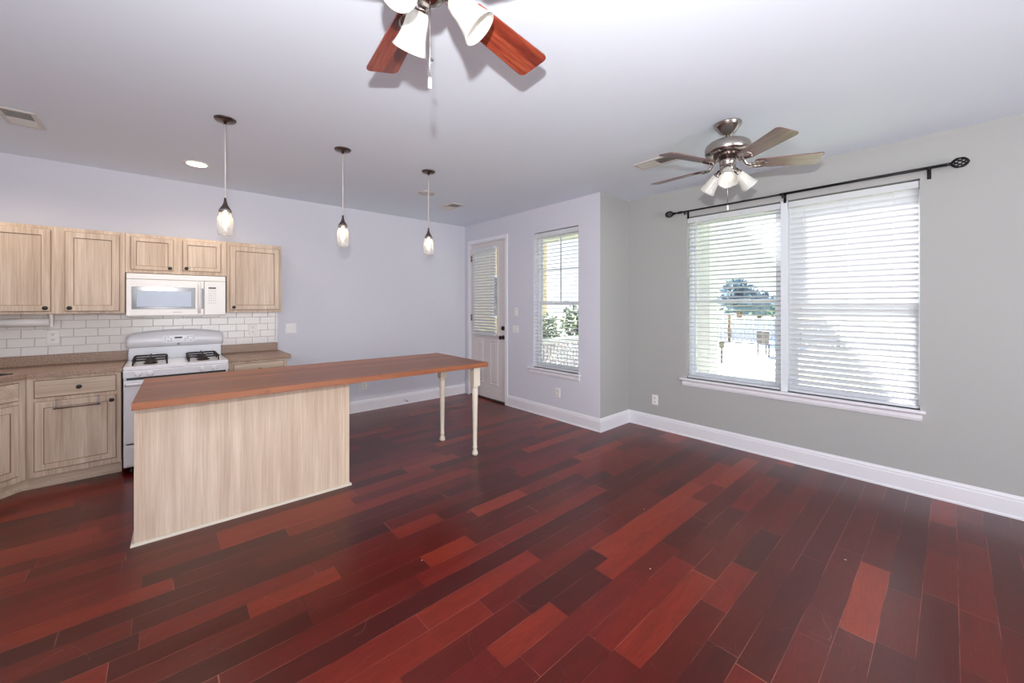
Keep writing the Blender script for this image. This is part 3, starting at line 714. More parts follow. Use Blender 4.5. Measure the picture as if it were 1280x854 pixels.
# burners and grates
for gx in (-0.078, 0.300):
    for gy in (4.855, 5.09):
        b = B(); b.lathe([(0.048, 0), (0.05, 0.008), (0.036, 0.012), (0.036, 0.02), (0, 0.022)], (gx, gy, 0.9182), (0, 0, 1), None, 20); obj('burner', b, M['iron'], t)
    b = B(); zt = 0.972; hx, ya, yb_ = 0.115, 4.755, 5.195
    for yy0, yy1 in ((ya, 4.968), (4.982, yb_)):
        cy = (yy0+yy1)/2
        loop = [(gx-hx+0.02, yy0), (gx+hx-0.02, yy0), (gx+hx, yy0+0.02), (gx+hx, yy1-0.02), (gx+hx-0.02, yy1), (gx-hx+0.02, yy1), (gx-hx, yy1-0.02), (gx-hx, yy0+0.02)]
        pts = [(p[0], p[1], zt-0.012) for p in loop]; b.tube(pts+[pts[0]], 0.0068, None, 6)
        for an in range(4):
            a_ = an*PI/2; d = Vector((math.cos(a_), math.sin(a_), 0)); L = hx if an % 2 == 0 else (yy1-yy0)/2
            c_ = Vector((gx, cy, zt)); b.tube([c_+d*L-Vector((0, 0, 0.012)), c_+d*(L-0.012), c_+d*0.03], 0.0068, None, 6)
        for sx_ in (-1, 1):
            for sy_ in (-1, 1): b.tube([(gx+sx_*(hx-0.006), cy+sy_*((yy1-yy0)/2-0.006), zt-0.012), (gx+sx_*(hx-0.002), cy+sy_*((yy1-yy0)/2-0.002), 0.9185)], 0.0068, None, 6)
    obj('burner_grate', b, M['iron'], t, 'black wire burner grate')

# ------------------------------------------------------------------ island
t = thing('kitchen_island', 'long kitchen island with wooden top, pale panelled base and two turned legs', 'kitchen island', (1.08, 3.4, 0), R(-1.8))
mw = Matrix.LocRotScale(t.location, t.rotation_euler, None)
def IB(): return B(mw)
LX0, LX1, LY0_, LY1_ = -1.19, 1.215, -0.475, 0.48     # top, local
b = IB(); b.box(LX0, LX1, LY0_, LY1_, 0.874, 0.914, None, 0.002); obj('tabletop', b, M['butcher'], t)
bx0, bx1, by0, by1 = -1.195, 0.045, -0.162, 0.45
b = IB(); b.box(bx0, bx1, by0, by1, 0, 0.8735); obj('base_body', b, M['island'], t)
b = IB()
b.prism([(bx0-0.006, by0-0.006), (bx0+0.028, by0-0.006), (bx0+0.028, by0-0.0002), (bx0-0.0002, by0-0.0002), (bx0-0.0002, by0+0.03), (bx0-0.006, by0+0.03)], 0, 0.8735); obj('corner_strip', b, M['island'], t)
b = IB(); b.prism([(bx1+0.006, by0-0.006), (bx1+0.006, by0+0.03), (bx1+0.0002, by0+0.03), (bx1+0.0002, by0-0.0002), (bx1-0.026, by0-0.0002), (bx1-0.026, by0-0.006)], 0, 0.8735); obj('corner_strip', b, M['island'], t)
b = IB(); sh = [(0, 0), (0.016, 0), (0.016, 0.006), (0.011, 0.014), (0.002, 0.018), (0, 0.018)]
b.sweep(sh, (bx0-0.02, by0-0.006, 0), (bx1+0.02, by0-0.006, 0), (0, -1, 0)); b.sweep(sh, (bx1+0.006, by0-0.02, 0), (bx1+0.006, by1, 0), (1, 0, 0)); b.sweep(sh, (bx0-0.006, by0-0.02, 0), (bx0-0.006, by1, 0), (-1, 0, 0))
obj('shoe_moulding', b, M['legpaint'], t)
def island_leg(lx, ly):
    b = IB(); b.box(lx-0.036, lx+0.036, ly-0.036, ly+0.036, 0.668, 0.8735, None, 0.002)
    b.lathe([(0.034, 0.67), (0.034, 0.66), (0.028, 0.652), (0.0275, 0.64), (0.031, 0.63), (0.0285, 0.56), (0.025, 0.40), (0.0215, 0.20), (0.020, 0.085), (0.0235, 0.08), (0.0235, 0.07), (0.018, 0.062), (0.019, 0.05), (0.028, 0.028), (0.031, 0.012), (0.026, 0.0)], (lx, ly, 0), (0, 0, 1), None, 20)
    obj('leg', b, M['legpaint'], t)
inv = mw.inverted()
for p in ((2.243, 3.635), (2.262, 3.073)):
    l_ = inv @ Vector((*p, 0)); island_leg(l_.x, l_.y)

# ------------------------------------------------------------------ outlets and switches
def plate(label, o, n, w, h, kind='outlet', cat='outlet', name='outlet'):
    """o = centre on the wall"""
    n = Vector(n); u = Vector((-n.y, n.x, 0))
    o = Vector(o)+n*0.0006
    t = thing(name, label, cat, o)
    b = B(); b.panel(o-u*w/2-Vector((0, 0, h/2)), u, n, w, h, [(0, 0.003, None), (0.004, 0.006, None)]); obj('cover_plate', b, M['plastic'], t)
    if kind == 'outlet':
        for dz in (0.024, -0.024):
            b = B(); oo = o+n*0.006+Vector((0, 0, dz)); b.panel(oo-u*0.017-Vector((0, 0, 0.015)), u, n, 0.034, 0.03, [(0, 0.0008, None), (0.003, 0.0016, None)]); s_ = obj('socket', b, M['plastic'], t)
            b = B()
            for du in (-0.007, 0.007): b.obox(oo, u, n, du-0.0016, du+0.0016, -0.002, 0.009, 0.0012, 0.0022)
            b.obox(oo, u, n, -0.0028, 0.0028, -0.0115, -0.006, 0.0012, 0.0022); obj('slots', b, M['dark'], s_)
    else:
        for du in ([-0.023, 0.023] if w > 0.1 else [0.0]):
            b = B(); oo = o+n*0.006; b.obox(oo, u, n, du-0.005, du+0.005, -0.013, 0.013, 0, 0.002)
            b.obox(oo, u, n, du-0.004, du+0.004, 0.0, 0.010, 0.002, 0.012); obj('toggle', b, M['plastic'], t)
    return t
plate('white outlet in the subway tile above the left counter', (-0.725, YK-0.0165, 1.165), (0, -1, 0), 0.078, 0.125)
plate('white outlet in the subway tile above the right counter', (0.775, YK-0.0165, 1.168), (0, -1, 0), 0.078, 0.125)
plate('double switch plate on the lavender wall beside the tile end', (1.168, YK, 1.166), (0, -1, 0), 0.118, 0.118, 'switch', 'light switch', 'light_switch')
plate('low outlet on the lavender wall seen under the island top', (2.064, YK, 0.345), (0, -1, 0), 0.072, 0.116)
plate('upper narrow switch plate beside the entry door', (XE, 4.085, 1.352), (-1, 0, 0), 0.072, 0.118, 'switch', 'light switch', 'light_switch')
plate('lower double switch plate beside the entry door', (XE, 4.102, 1.108), (-1, 0, 0), 0.118, 0.105, 'switch', 'light switch', 'light_switch')
plate('low outlet on the lavender wall under the narrow window', (XE, 3.306, 0.343), (-1, 0, 0), 0.075, 0.116)
plate('low outlet on the grey wall under the wide window', (XR, 2.32, 0.335), (-1, 0, 0), 0.075, 0.116)
# spring door stop on the kitchen-wall baseboard
t = thing('door_stop', 'small spring door stop on the far baseboard behind the island legs', 'door stop', (2.66, YK-0.016, 0.05))
b = B(); b.lathe([(0.010, 0.0005), (0.008, 0.006), (0.0045, 0.01), (0.0045, 0.06)], (2.66, YK-0.016, 0.055), (0, -1, 0), None, 12); obj('spring', b, M['nickel'], t)
b = B(); b.lathe([(0.007, 0), (0.0075, 0.004), (0.0065, 0.012), (0, 0.013)], (2.66, YK-0.076, 0.055), (0, -1, 0), None, 12); obj('tip', b, M['dark'], t)

# ------------------------------------------------------------------ pendants
def pendant(x, y, ztop, label, lit=True):
    t = thing('pendant_lamp', label, 'pendant lamp', (x, y, H), 0, 'mason jar pendants over the island')
    b = B(); b.lathe([(0, -0.036), (0.008, -0.036), (0.011, -0.02), (0.03, -0.016), (0.058, -0.012), (0.064, -0.006), (0.065, -0.0005), (0, -0.0005)], (x, y, H), (0, 0, 1), None, 28, False); obj('canopy', b, M['darknickel'], t)
    b = B(); b.rod((x, y, ztop+0.07), (x, y, H-0.03), 0.0038, None, 10); obj('cord', b, M['vent'], t)
    b = B(); b.lathe([(0.005, 0.082), (0.007, 0.078), (0.009, 0.055), (0.016, 0.03), (0.030, 0.008), (0.033, 0.0), (0.0, 0.0)], (x, y, ztop), (0, 0, 1), None, 24, False)
    obj('socket_cap', b, M['darknickel'], t)
    b = B(); b.lathe([(0.0365, -0.001), (0.038, -0.003), (0.038, -0.02), (0.036, -0.022)], (x, y, ztop), (0, 0, 1), None, 28, True); obj('lid_ring', b, M['nickel'], t)
    b = B(); pr = [(0.034, -0.0225), (0.0355, -0.03), (0.0345, -0.036), (0.040, -0.046), (0.0455, -0.06), (0.0465, -0.085), (0.0465, -0.15), (0.045, -0.168), (0.040, -0.176), (0.036, -0.1775), (0.030, -0.172), (0.0, -0.170)]
    b.lathe(pr, (x, y, ztop), (0, 0, 1), None, 32, False); obj('glass_jar', b, M['jar'], t)
    b = B(); b.lathe([(0.010, -0.0225), (0.012, -0.034), (0.019, -0.05), (0.021, -0.062), (0.019, -0.078), (0.014, -0.1), (0.007, -0.118), (0.0, -0.12)], (x, y, ztop), (0, 0, 1), None, 16); obj('bulb', b, M['bulb'], t)
    return t
pendant(0.327, 3.355, 2.112, 'clear jar pendant lamp nearest the microwave, leftmost of the three')
pendant(1.118, 3.358, 2.112, 'clear jar pendant lamp over the island, middle one of the three')
pendant(1.919, 3.360, 2.112, 'clear jar pendant lamp nearest the entry door, last of the three')


# ------------------------------------------------------------------ recessed lights
def recessed(x, y, label, lit):
    t = thing('recessed_light', label, 'ceiling light', (x, y, H))
    b = B(); b.lathe([(0.075, -0.0005), (0.098, -0.0005), (0.098, -0.004), (0.09, -0.008), (0.078, -0.007), (0.075, -0.004)], (x, y, H), (0, 0, 1), None, 36, False); obj('trim_ring', b, M['plastic'] if lit else M['vent'], t)
    b = B(); b.lathe([(0.076, -0.0008), (0.076, -0.0035), (0.05, -0.0045), (0, -0.005)], (x, y, H), (0, 0, 1), None, 32, True); obj('lamp_face', b, M['recess'] if lit else M['vent'], t)
recessed(0.237, 4.591, 'lit recessed ceiling light above the range', True)
recessed(2.272, 4.026, 'unlit recessed ceiling disc behind the last pendant cord', False)
for x in (0.237, -0.95):
    light('recessed_beam', 'SPOT', (x, 4.55, H-0.02), 20, (1.0, 0.84, 0.68), spot_size=R(150), spot_blend=0.9, shadow_soft_size=0.06)

# ------------------------------------------------------------------ ceiling vents
def vent(x0, x1, y0, y1, label):
    t = thing('ceiling_vent', label, 'air vent', ((x0+x1)/2, (y0+y1)/2, H), 0, None)
    b = B(); f = 0.024
    for a in ((x0, x1, y0, y0+f), (x0, x1, y1-f, y1), (x0, x0+f, y0+f, y1-f), (x1-f, x1, y0+f, y1-f)): b.box(*a, H-0.010, H-0.0005, None, 0.002)
    fr_ = obj('frame', b, M['vent'], t)
    b = B(); b.box(x0+f, x1-f, y0+f, y1-f, H-0.003, H-0.0005); obj('dark_duct_plate', b, M['dark'], t)  # solid dark plate, paints the shade inside the duct
    ym = (y0+y1)/2
    for (a, c, sg) in ((y0+f, ym, 1), (ym, y1-f, -1)):
        b = B(); n = 9
        for i in range(n):
            yy = a+(c-a)*(i+0.5)/n; s_ = (c-a)/n*0.42
            p = [(yy-s_, H-0.0035 if sg < 0 else H-0.0105), (yy+s_, H-0.0105 if sg < 0 else H-0.0035)]
            if sg < 0: p = [(yy-s_*0.3, H-0.0035), (yy+s_*0.3, H-0.0105)]
            b.rings([[(x, p[0][0], p[0][1]), (x, p[1][0], p[1][1]), (x, p[1][0], p[1][1]+0.0012), (x, p[0][0], p[0][1]+0.0012)] for x in (x0+f, x1-f)], None, False)
        obj('louvres', b, M['vent'], t)
vent(-0.815, -0.637, 4.10, 4.43, 'ceiling register above the kitchen at the picture edge')
vent(2.715, 2.905, 4.165, 4.51, 'ceiling register between the last pendant and the entry door')
vent(3.225, 3.405, 1.56, 1.945, 'ceiling register behind the far ceiling fan')

# ------------------------------------------------------------------ ceiling fans
def fan(cx, cy, zb, zm, a0, l0, RT, label, blade_mat, chain, kit_drop, shade_len, lit, pitch=-12, rise=0.0):
    t = thing('ceiling_fan', label, 'ceiling fan', (cx, cy, H))
    ctr = Vector((cx, cy, 0))
    b = B(); b.lathe([(0, -0.078), (0.026, -0.078), (0.036, -0.072), (0.05, -0.064), (0.078, -0.026), (0.084, -0.022), (0.084, -0.014), (0.09, -0.010), (0.09, -0.0005), (0, -0.0005)], (cx, cy, H), (0, 0, 1), None, 36, False); obj('canopy', b, M['nickel'], t)
    b = B(); b.rod((cx, cy, zm+0.085), (cx, cy, H-0.07), 0.0125, None, 16); obj('downrod', b, M['nickel'], t)
    b = B(); b.lathe([(0, 0.096), (0.03, 0.096), (0.034, 0.088), (0.08, 0.088), (0.124, 0.078), (0.142, 0.062), (0.147, 0.046), (0.147, 0.012), (0.14, 0.0), (0.09, -0.006), (0, -0.006)], (cx, cy, zm), (0, 0, 1), None, 40, False); obj('motor_housing', b, M['nickel'], t)
    b = B(); b.lathe([(0.085, -0.006), (0.085, -0.03), (0.06, -0.034), (0, -0.034)], (cx, cy, zm), (0, 0, 1), None, 32, False)
    for k in range(20):
        a = 2*PI*k/20; b.box(*(lambda p: (p.x-0.004, p.x+0.004, p.y-0.004, p.y+0.004))(ctr+Vector((math.cos(a), math.sin(a), 0))*0.087), zm-0.028, zm-0.010)
    obj('flywheel', b, M['darknickel'], t)
    b = B(); b.lathe([(0.05, -0.034), (0.054, -0.038), (0.054, -0.072), (0.046, -0.08), (0.052, -0.086), (0.052, -0.112), (0.04, -0.13), (0.016, -0.144), (0, -0.146)], (cx, cy, zm), (0, 0, 1), None, 32, False); obj('switch_housing', b, M['nickel'], t)
    for k in range(5):
        an = R(a0+72*k); d = Vector((math.cos(an), math.sin(an), 0)); s = Vector((-d.y, d.x, 0)); p = R(pitch)
        sv = s*math.cos(p)+Vector((0, 0, math.sin(p))); nv = d.cross(sv)
        o = ctr+Vector((0, 0, zb))
        r0, r1, w0, w1 = 0.165, RT, 0.052, 0.070
        out = []
        for (r_, w_) in ((r0, -w0+0.014), (r0+0.014, -w0), *[(r1-0.024+0.024*math.sin(e_), -w1+0.024-0.024*math.cos(e_)) for e_ in (0, 0.39, 0.79, 1.18, 1.57)], *[(r1-0.024+0.024*math.cos(e_), w1-0.024+0.024*math.sin(e_)) for e_ in (0, 0.39, 0.79, 1.18, 1.57)], (r0+0.014, w0), (r0, w0-0.014)):
            out.append(o+d*r_+sv*w_)
        # long axis of the grain runs with the blade: build flat, then turn the object's own mesh
        b = B(); b.rings([[v-nv*0.003 for v in out], [v+nv*0.003 for v in out]], None, False)
        bl = obj('blade', b, blade_mat, t)
        # blade iron: neck, oval ring, foot
        b = B(); zo = Vector((0, 0, 1)); q = -nv*0.0052
        b.tube([ctr+Vector((0, 0, zm-0.022))+d*0.07, ctr+Vector((0, 0, zm-0.034))+d*0.095, o+d*0.12+Vector((0, 0, 0.004)), o+d*0.138+q+Vector((0, 0, -0.003)), o+d*0.155+q], 0.009, None, 8, 0.012)
        ring = [o+q+d*(0.195+0.045*math.cos(2*PI*i/20))+sv*0.036*math.sin(2*PI*i/20) for i in range(21)]
        b.tube(ring, 0.0022, None, 6, 0.0095)
        b.tube([o+q+d*0.15, o+q+d*0.165, o+q+d*0.185], 0.002, None, 6, 0.015)
        for aa in (-0.022, 0.0, 0.022): b.lathe([(0.0055, 0), (0.0045, 0.003), (0, 0.0035)], o+q+d*(0.236-abs(aa)*0.35)+sv*aa, -nv, None, 10)
        ir = obj('blade_iron', b, M['nickel'], bl)
        for w_ in (bl, ir): w_.data.transform(Matrix.Rotation(-an, 4, 'Z'))
        bl.rotation_euler.z = an
    zk = zm-0.10+rise
    for k in range(3):
        an = R(l0+120*k); d = Vector((math.cos(an), math.sin(an), 0)); tl = R(43)
        ax = d*math.sin(tl)-Vector((0, 0, math.cos(tl)))
        p0 = ctr+Vector((0, 0, zk+0.004))+d*0.030; p1 = p0+d*0.008+Vector((0, 0, -0.002)); p2 = p1+ax*0.014
        b = B(); b.tube([p0, p0+d*0.006, p1, p2], 0.0075, None, 10); ar = obj('lamp_arm', b, M['nickel'], t)
        b = B(); b.lathe([(0.010, 0.0), (0.021, 0.006), (0.023, 0.03), (0.029, 0.034), (0.030, 0.046), (0.026, 0.047)], p2-ax*0.004, ax, None, 24); obj('lamp_socket', b, M['nickel'], ar)
        q_ = p2+ax*0.040; L = shade_len
        b = B(); b.lathe([(0.026, 0.0), (0.034, 0.010*L/0.12), (0.038, 0.03*L/0.12), (0.0405, 0.055*L/0.12), (0.046, 0.08*L/0.12), (0.054, 0.105*L/0.12), (0.062, L), (0.0595, L+0.001), (0.0515, 0.104*L/0.12), (0.0435, 0.079*L/0.12), (0.038, 0.055*L/0.12), (0.0355, 0.03*L/0.12), (0.031, 0.011*L/0.12), (0.022, 0.003)], q_, ax, None, 36, False); gs = obj('glass_shade', b, M['shade'], ar)
        b = B(); b.lathe([(0.012, 0.0), (0.013, 0.02), (0.022, 0.045), (0.0245, 0.06), (0.02, 0.075), (0.008, 0.083), (0, 0.084)], q_, ax, None, 20); obj('bulb', b, M['fanbulb'], gs)
    for (dx, dy, zend, pull) in chain:
        if pull == 2:
            b = B(); b.box(cx+0.002, cx+0.012, cy-0.006, cy+0.004, 2.236, 2.245, None, 0.002); obj('chain_tag', b, M['mwdark'], t, 'small dark tag on the pull chain')
        b = B(); x, y = cx+dx, cy+dy; b.rod((x, y, zend+0.03), (x, y, zm-0.1), 0.0016, None, 6); ch = obj('pull_chain', b, M['chrome'], t)
        b = B()
        b.lathe([(0.002, 0.036), (0.0055, 0.032), (0.0065, 0.005), (0.0055, 0.0), (0, 0)], (x, y, zend), (0, 0, 1), None, 14); obj('chain_pull', b, M['plastic'], ch)
    return t
fan(0.642, 1.115, 2.488, 2.56, 9.5, -34, 0.58, 'ceiling fan with rosewood blades and bell glass shades cut by the picture top', M['rose'], [(0.0, 0.0, 2.145, 2)], 0.02, 0.125, False, rise=0.02)
fan(3.005, 1.06, 2.445, 2.525, -56, 79, 0.57, 'nickel ceiling fan with rosewood blades tinted with painted grey sheen before the wide window', M['rosesheen'], [(0.0, 0.0, 2.125, 1)], 0.02, 0.125, True)

# ------------------------------------------------------------------ curtain rod
t = thing('curtain_rod', 'black curtain rod with cage finials above the wide window', 'curtain rod', (XR-0.09, 1.05, 2.465))
xr, zr = XR-0.09, 2.466
b = B(); b.rod((xr, 1.03, zr), (xr, 2.03, zr), 0.0085); b.rod((xr, 0.03, zr+0.001), (xr, 1.05, zr+0.001), 0.011); b.lathe([(0.0085, 0), (0.012, 0.003), (0.012, 0.03), (0.0085, 0.033)], (xr, 1.02, zr), (0, 1, 0), None, 14); b.lathe([(0.0095, 0), (0.013, 0.004), (0.013, 0.05), (0.0095, 0.054)], (xr, 1.955, zr), (0, 1, 0), None, 14); obj('rod', b, M['rodblack'], t)
for (yc, sg) in ((2.03, 1), (0.03, -1)):
    b = B(); b.lathe([(0.010, 0), (0.014, 0.006), (0.008, 0.014), (0.015, 0.022), (0.009, 0.03), (0.008, 0.036)], (xr, yc, zr), (0, sg, 0), None, 16)
    c_ = Vector((xr, yc+sg*0.072, zr)); 
    for k in range(8):
        pts = []
        for i in range(13):
            th_ = PI*i/12; ph = 2*PI*k/8+th_*0.9
            pts.append(c_+Vector((0.033*math.sin(th_)*math.cos(ph), -sg*0.042*math.cos(th_), 0.033*math.sin(th_)*math.sin(ph))))
        b.tube(pts, 0.0045, None, 6)
    b.lathe([(0.009, 0), (0.006, 0.006), (0, 0.008)], c_+Vector((0, sg*0.04, 0)), (0, sg, 0), None, 12); obj('finial', b, M['rodblack'], t)
for yc in (1.93, 1.03, 0.11):
    b = B(); b.box(XR-0.006, XR-0.0005, yc-0.011, yc+0.011, zr-0.065, zr+0.02, None, 0.002); b.box(xr-0.004, XR-0.004, yc-0.006, yc+0.006, zr-0.020, zr-0.013); b.tube([(xr-0.014, yc, zr+0.002), (xr-0.010, yc, zr-0.012), (xr, yc, zr-0.0155), (xr+0.010, yc, zr-0.012), (xr+0.014, yc, zr+0.002)], 0.004, None, 6, 0.008); b.lathe([(0.006, 0), (0.006, 0.022)], (xr, yc, zr-0.036), (0, 0, 1), None, 10); obj('bracket', b, M['rodblack'], t)

# ------------------------------------------------------------------ outside: porch, yard, neighbours
MO = {}
MO['lawn'] = None
q = NT('lawn_grass'); v = q.coord(); f = q.noise(30, v, 4); g = q.noise(1.2, v, 3)
q.set(Base_Color=q.mix(g, q.ramp(f, [(0.3, lin((96, 128, 60))), (0.7, lin((172, 190, 112)))]), lin((196, 196, 150))), Roughness=0.9); MO['lawn'] = q.m
MO['concrete'] = pbr('pale_concrete', (206, 202, 194), 0.85, var=0.08, scale=14)
MO['white'] = pbr('white_porch_paint', (236, 236, 240), 0.5, var=0.01)
MO['siding'] = pbr('beige_siding', (214, 190, 158), 0.7)
MO['roof'] = pbr('grey_shingle', (120, 116, 114), 0.9, var=0.2, scale=30)
MO['leaf'] = pbr('dark_leaf', (70, 90, 64), 0.7, var=0.3, scale=9)
MO['hazeleaf'] = pbr('haze_tinted_leaf', (112, 134, 150), 0.8, var=0.3, scale=5)  # pale blue distance haze mixed into the leaf colour
MO['bark'] = pbr('grey_bark', (110, 92, 78), 0.9, var=0.2, scale=20)
MO['blue'] = pbr('blue_car_paint', (40, 84, 168), 0.25, 0.2, coat=0.6)
MO['tyre'] = pbr('black_tyre', (26, 26, 28), 0.8)
MO['wicker'] = pbr('dark_wicker', (64, 62, 66), 0.7, var=0.3, scale=40)
GZ = -0.45
b = B(); b.box(3.9, 70, -40, 60, GZ-0.3, GZ); struct('ground', b, MO['lawn'])
b = B(); b.box(13.2, 24, -30, 40, GZ+0.0005, GZ+0.02); struct('road', b, MO['concrete'])
b = B(); b.box(XE+T+0.002, 6.45, YB+T+0.002, 4.62, GZ, -0.02); b.box(XR+T+0.002, 6.45, 2.2, YB+T+0.001, GZ, -0.02); struct('porch_floor', b, MO['concrete'])
b = B(); b.box(XE+T+0.002, 6.4, 2.83, 6.3, 2.82, 3.26); b.box(XR+T+0.002, 6.4, 2.1, 2.829, 2.82, 3.26); struct('porch_ceiling', b, MO['white'])  # porch roof, far end lengthened past the railing to block sun on the door
MO['shadeground'] = pbr('dark_shade_ground', (48, 40, 36), 0.95, var=0.4, scale=30)  # dark ground added so the gaps between balusters read as shade
b = B(); b.box(3.9, 9.3, 4.8, 8.5, GZ+0.0005, GZ+0.03); struct('ground_shade_patch', b, MO['shadeground'])
t = thing('porch_column', 'square white porch column outside the wide window', 'column', (6.15, 2.5, -0.02))
b = B(); b.box(6.01, 6.29, 2.36, 2.64, 0.14, 2.70, None, 0.006); obj('shaft', b, MO['white'], t)
b = B(); b.box(5.985, 6.315, 2.335, 2.665, -0.0195, 0.14, None, 0.01); obj('plinth', b, MO['white'], t)
b = B(); b.box(5.985, 6.315, 2.335, 2.665, 2.70, 2.8195, None, 0.01); obj('capital', b, MO['white'], t)
t = thing('porch_railing', 'white porch railing with square balusters outside the narrow window', 'railing', (5.1, 4.45, -0.02))
b = B(); b.box(XE+T+0.01, 6.4, 4.405, 4.495, 0.80, 0.895, None, 0.008); obj('top_rail', b, MO['white'], t)
b = B(); b.box(XE+T+0.01, 6.4, 4.42, 4.48, 0.06, 0.11, None, 0.005); obj('bottom_rail', b, MO['white'], t)
x = XE+T+0.06
while x < 6.3:
    b = B(); b.box(x, x+0.034, 4.433, 4.467, 0.11, 0.80); obj('baluster', b, MO['white'], t); x += 0.085
b = B(); b.box(6.3, 6.4, 4.40, 4.50, -0.0195, 1.0, None, 0.005); obj('post', b, MO['white'], t)
# shrubs, trees
def foliage_bm(b, blobs, n, size, rnd):
    for (c, r) in blobs:
        for i in range(n):
            while True:
                p = Vector((rnd.uniform(-1, 1), rnd.uniform(-1, 1), rnd.uniform(-1, 1)))
                if 0.35 < p.length < 1: break
            p = Vector(c)+Vector((p.x*r[0], p.y*r[1], p.z*r[2]))
            d = Vector((rnd.uniform(-1, 1), rnd.uniform(-1, 1), rnd.uniform(-0.6, 1))).normalized(); s = d.orthogonal().normalized(); l = size*rnd.uniform(0.7, 1.3)
            vs = [b.v(p), b.v(p+d*l*0.5+s*l*0.28+d.cross(s)*l*0.06), b.v(p+d*l), b.v(p+d*l*0.5-s*l*0.28+d.cross(s)*l*0.06)]
            b.f([vs[0], vs[1], vs[2]]); b.f([vs[0], vs[2], vs[3]])
def shrub(name, loc, blobs, n, size, mat, label, cat='shrub', trunk=0.03, th=0.6, seed=1):
    rnd = random.Random(seed); t = thing(name, label, cat, loc); L = Vector(loc)
    b = B(); foliage_bm(b, [(L+Vector(c), r) for c, r in blobs], n, size, rnd); obj('foliage', b, mat, t, recalc=False)
    b = B(); b.tube([L, L+Vector((0.02, 0.01, th*0.5)), L+Vector((0, 0.02, th))], trunk, None, 8)
    for k in range(4): 
        a = rnd.uniform(0, 6.28); b.tube([L+Vector((0, 0, th*0.8)), L+Vector((math.cos(a)*th*0.25, math.sin(a)*th*0.25, th*1.25))], trunk*0.5, None, 6)
    obj('stem', b, MO['bark'], t)
shrub('shrub', (6.15, 5.75, GZ), [((0, 0, 0.65), (0.66, 0.5, 0.65)), ((0.1, 0.1, 1.3), (0.45, 0.3, 0.4)), ((-0.3, 0, 1.1), (0.3, 0.3, 0.4))], 620, 0.12, MO['leaf'], 'leafy shrub behind the porch railing, nearer the window edge', seed=3)
shrub('shrub', (7.65, 6.0, GZ), [((0, 0, 0.7), (0.72, 0.6, 0.7)), ((0, 0.1, 1.45), (0.5, 0.4, 0.45))], 760, 0.13, MO['leaf'], 'wider leafy shrub behind the porch railing', seed=4)
t = thing('neighbor_house', 'beige neighbouring house beyond the porch railing', 'house', (10, 12, GZ))
b = B(); b.box(7.0, 11.2, 10.5, 18, GZ, 4.2); obj('wall', b, MO['siding'], t)
b = B(); b.rings([[(6.7, 10.2, 4.2), (11.5, 10.2, 4.2), (9.1, 10.2, 6.2)], [(6.7, 18.3, 4.2), (11.5, 18.3, 4.2), (9.1, 18.3, 6.2)]], None, False); obj('roof', b, MO['roof'], t)
b = B(); b.frame_box((8.4, 10.49, 1.0), (1, 0, 0), (0, -1, 0), 1.1, 1.5, 0.09, 0.05); wf = obj('window', b, MO['white'], t)
b = B(); b.box(8.49, 9.41, 10.47, 10.495, 1.09, 2.41); obj('pane', b, M['ovenglass'], wf)
shrub('tree', (26, 8.5, GZ), [((0, 0, 2.3), (1.1, 1.0, 0.7)), ((0.2, -0.6, 2.1), (1.0, 0.9, 0.6)), ((0, 0.1, 2.8), (0.6, 0.6, 0.4))], 420, 0.5, MO['hazeleaf'], 'broad haze-tinted tree across the road seen through the open blind', 'tree', 0.16, 2.2, 5)
shrub('tree', (30, 8.6, GZ), [((0, 0, 1.75), (1.0, 2.2, 0.42))], 700, 0.5, MO['hazeleaf'], 'low spreading tree across the road below the broad one', 'tree', 0.14, 1.9, 6)
shrub('hedge', (24.6, 7.3, GZ), [((0, 0, 0.3), (0.4, 1.6, 0.3))], 1300, 0.22, MO['leaf'], 'low green hedge along the far side of the road', 'hedge', 0.04, 0.4, 8)
t = thing('picket_fence', 'long pale fence across the road seen through the open blind', 'fence', (22, 8, GZ))
b = B()
for i in range(60): b.box(22, 22.05, 1.0+i*0.2, 1.0+i*0.2+0.17, GZ+0.05, GZ+1.25)
obj('boards', b, MO['white'], t)
for i in range(6):
    b = B(); b.box(21.9, 22.0, 1.0+i*2.2, 1.12+i*2.2, GZ, GZ+1.4); obj('post', b, MO['bark'], t)
b = B(); b.box(22.05, 22.1, 1.0, 13, GZ+0.95, GZ+1.05); b.box(22.05, 22.1, 1.0, 13, GZ+0.3, GZ+0.4); obj('rail', b, MO['white'], t)
# something blue lying under a cover beyond the road
t = thing('tarp', 'low blue tarp heaped on the pavement beyond the chairs', 'tarp', (20.6, 5.15, GZ+0.02))
rnd = random.Random(4); b = B(); NX, NY = 14, 9; g_ = [[None]*(NY+1) for _ in range(NX+1)]
for i in range(NX+1):
    for k in range(NY+1):
        u_, v_ = i/NX*2-1, k/NY*2-1
        hgt = 0.30*(1-u_*u_)*(1-v_*v_)+0.02*rnd.random()
        g_[i][k] = b.v((20.6+v_*0.7, 5.15+u_*1.1, GZ+0.022+hgt))
for i in range(NX):
    for k in range(NY): b.f([g_[i][k], g_[i+1][k], g_[i+1][k+1], g_[i][k+1]], None, True)
obj('cover', b, MO['blue'], t, recalc=False)
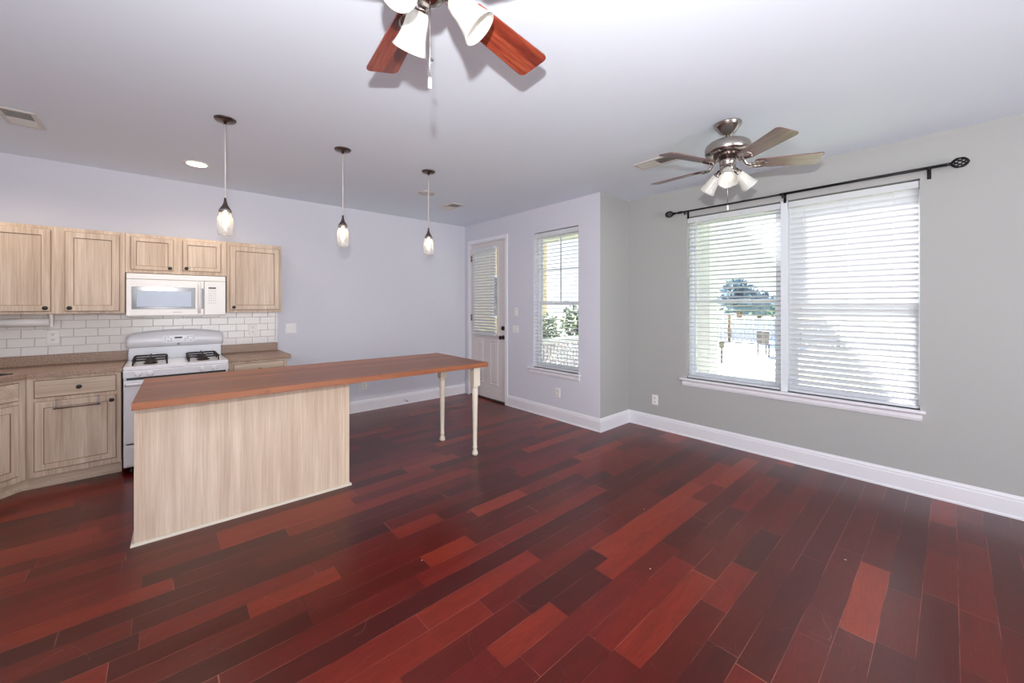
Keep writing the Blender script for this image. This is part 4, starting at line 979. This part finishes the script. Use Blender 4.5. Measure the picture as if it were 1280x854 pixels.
# patio chairs on the lawn
def chair(loc, rz, label):
    t = thing('patio_chair', label, 'chair', loc, rz); mwc = Matrix.LocRotScale(Vector(loc), t.rotation_euler, None)
    b = B(mwc); b.box(-0.24, 0.24, -0.24, 0.24, 0.40, 0.44, None, 0.008); obj('seat', b, MO['wicker'], t)
    b = B(mwc); b.box(-0.24, 0.24, 0.22, 0.26, 0.44, 0.92, None, 0.008); obj('backrest', b, MO['wicker'], t)
    for sx_ in (-0.21, 0.21):
        for sy_ in (-0.21, 0.21):
            b = B(mwc); b.box(sx_-0.02, sx_+0.02, sy_-0.02, sy_+0.02, 0.0005, 0.40); obj('leg', b, MO['wicker'], t)
chair((16.8, 4.55, GZ+0.02), 1.2, 'dark patio chair on the pavement, farther from the window mullion')
chair((18.4, 4.1, GZ+0.02), 1.9, 'dark patio chair on the pavement, nearer the window mullion')
t = thing('lamp_post', 'thin dark garden post on the pavement beyond the porch column', 'post', (13.5, 4.94, GZ+0.02))
b = B(); b.rod((13.5, 4.94, GZ+0.02), (13.5, 4.94, 0.05), 0.035); obj('pole', b, MO['wicker'], t)
b = B(); b.lathe([(0.05, 0), (0.08, 0.03), (0.08, 0.16), (0.1, 0.17), (0.02, 0.24), (0, 0.25)], (13.5, 4.94, 0.05)); obj('lantern', b, MO['wicker'], t)

# crumbs of pale paint left on the floor
b = B(); rnd = random.Random(11)
for (x, y) in ((2.31, 3.36), (2.36, 3.37), (1.10, 2.0), (0.78, 1.05), (0.66, 1.03), (2.0, 1.1), (2.9, 0.4), (2.55, 1.45), (1.6, 2.25)):
    a = rnd.uniform(0, 3); d = Vector((math.cos(a), math.sin(a), 0)); e = Vector((-d.y, d.x, 0)); p = Vector((x, y, 0.0003)); l_, w_ = rnd.uniform(0.004, 0.008), rnd.uniform(0.002, 0.004)
    b.rings([[p+d*l_, p+e*w_, p-d*l_*0.8, p-e*w_*0.7], [p+d*l_*0.8+Vector((0, 0, 0.0015)), p+e*w_*0.8+Vector((0, 0, 0.0018)), p-d*l_*0.7+Vector((0, 0, 0.0012)), p-e*w_*0.6+Vector((0, 0, 0.0015))]], None, False)
o = obj('paint_chips', b, M['plastic']); o['kind'] = 'stuff'; tag(o, 'tiny pale paint chips scattered over the red wood floor', 'debris')
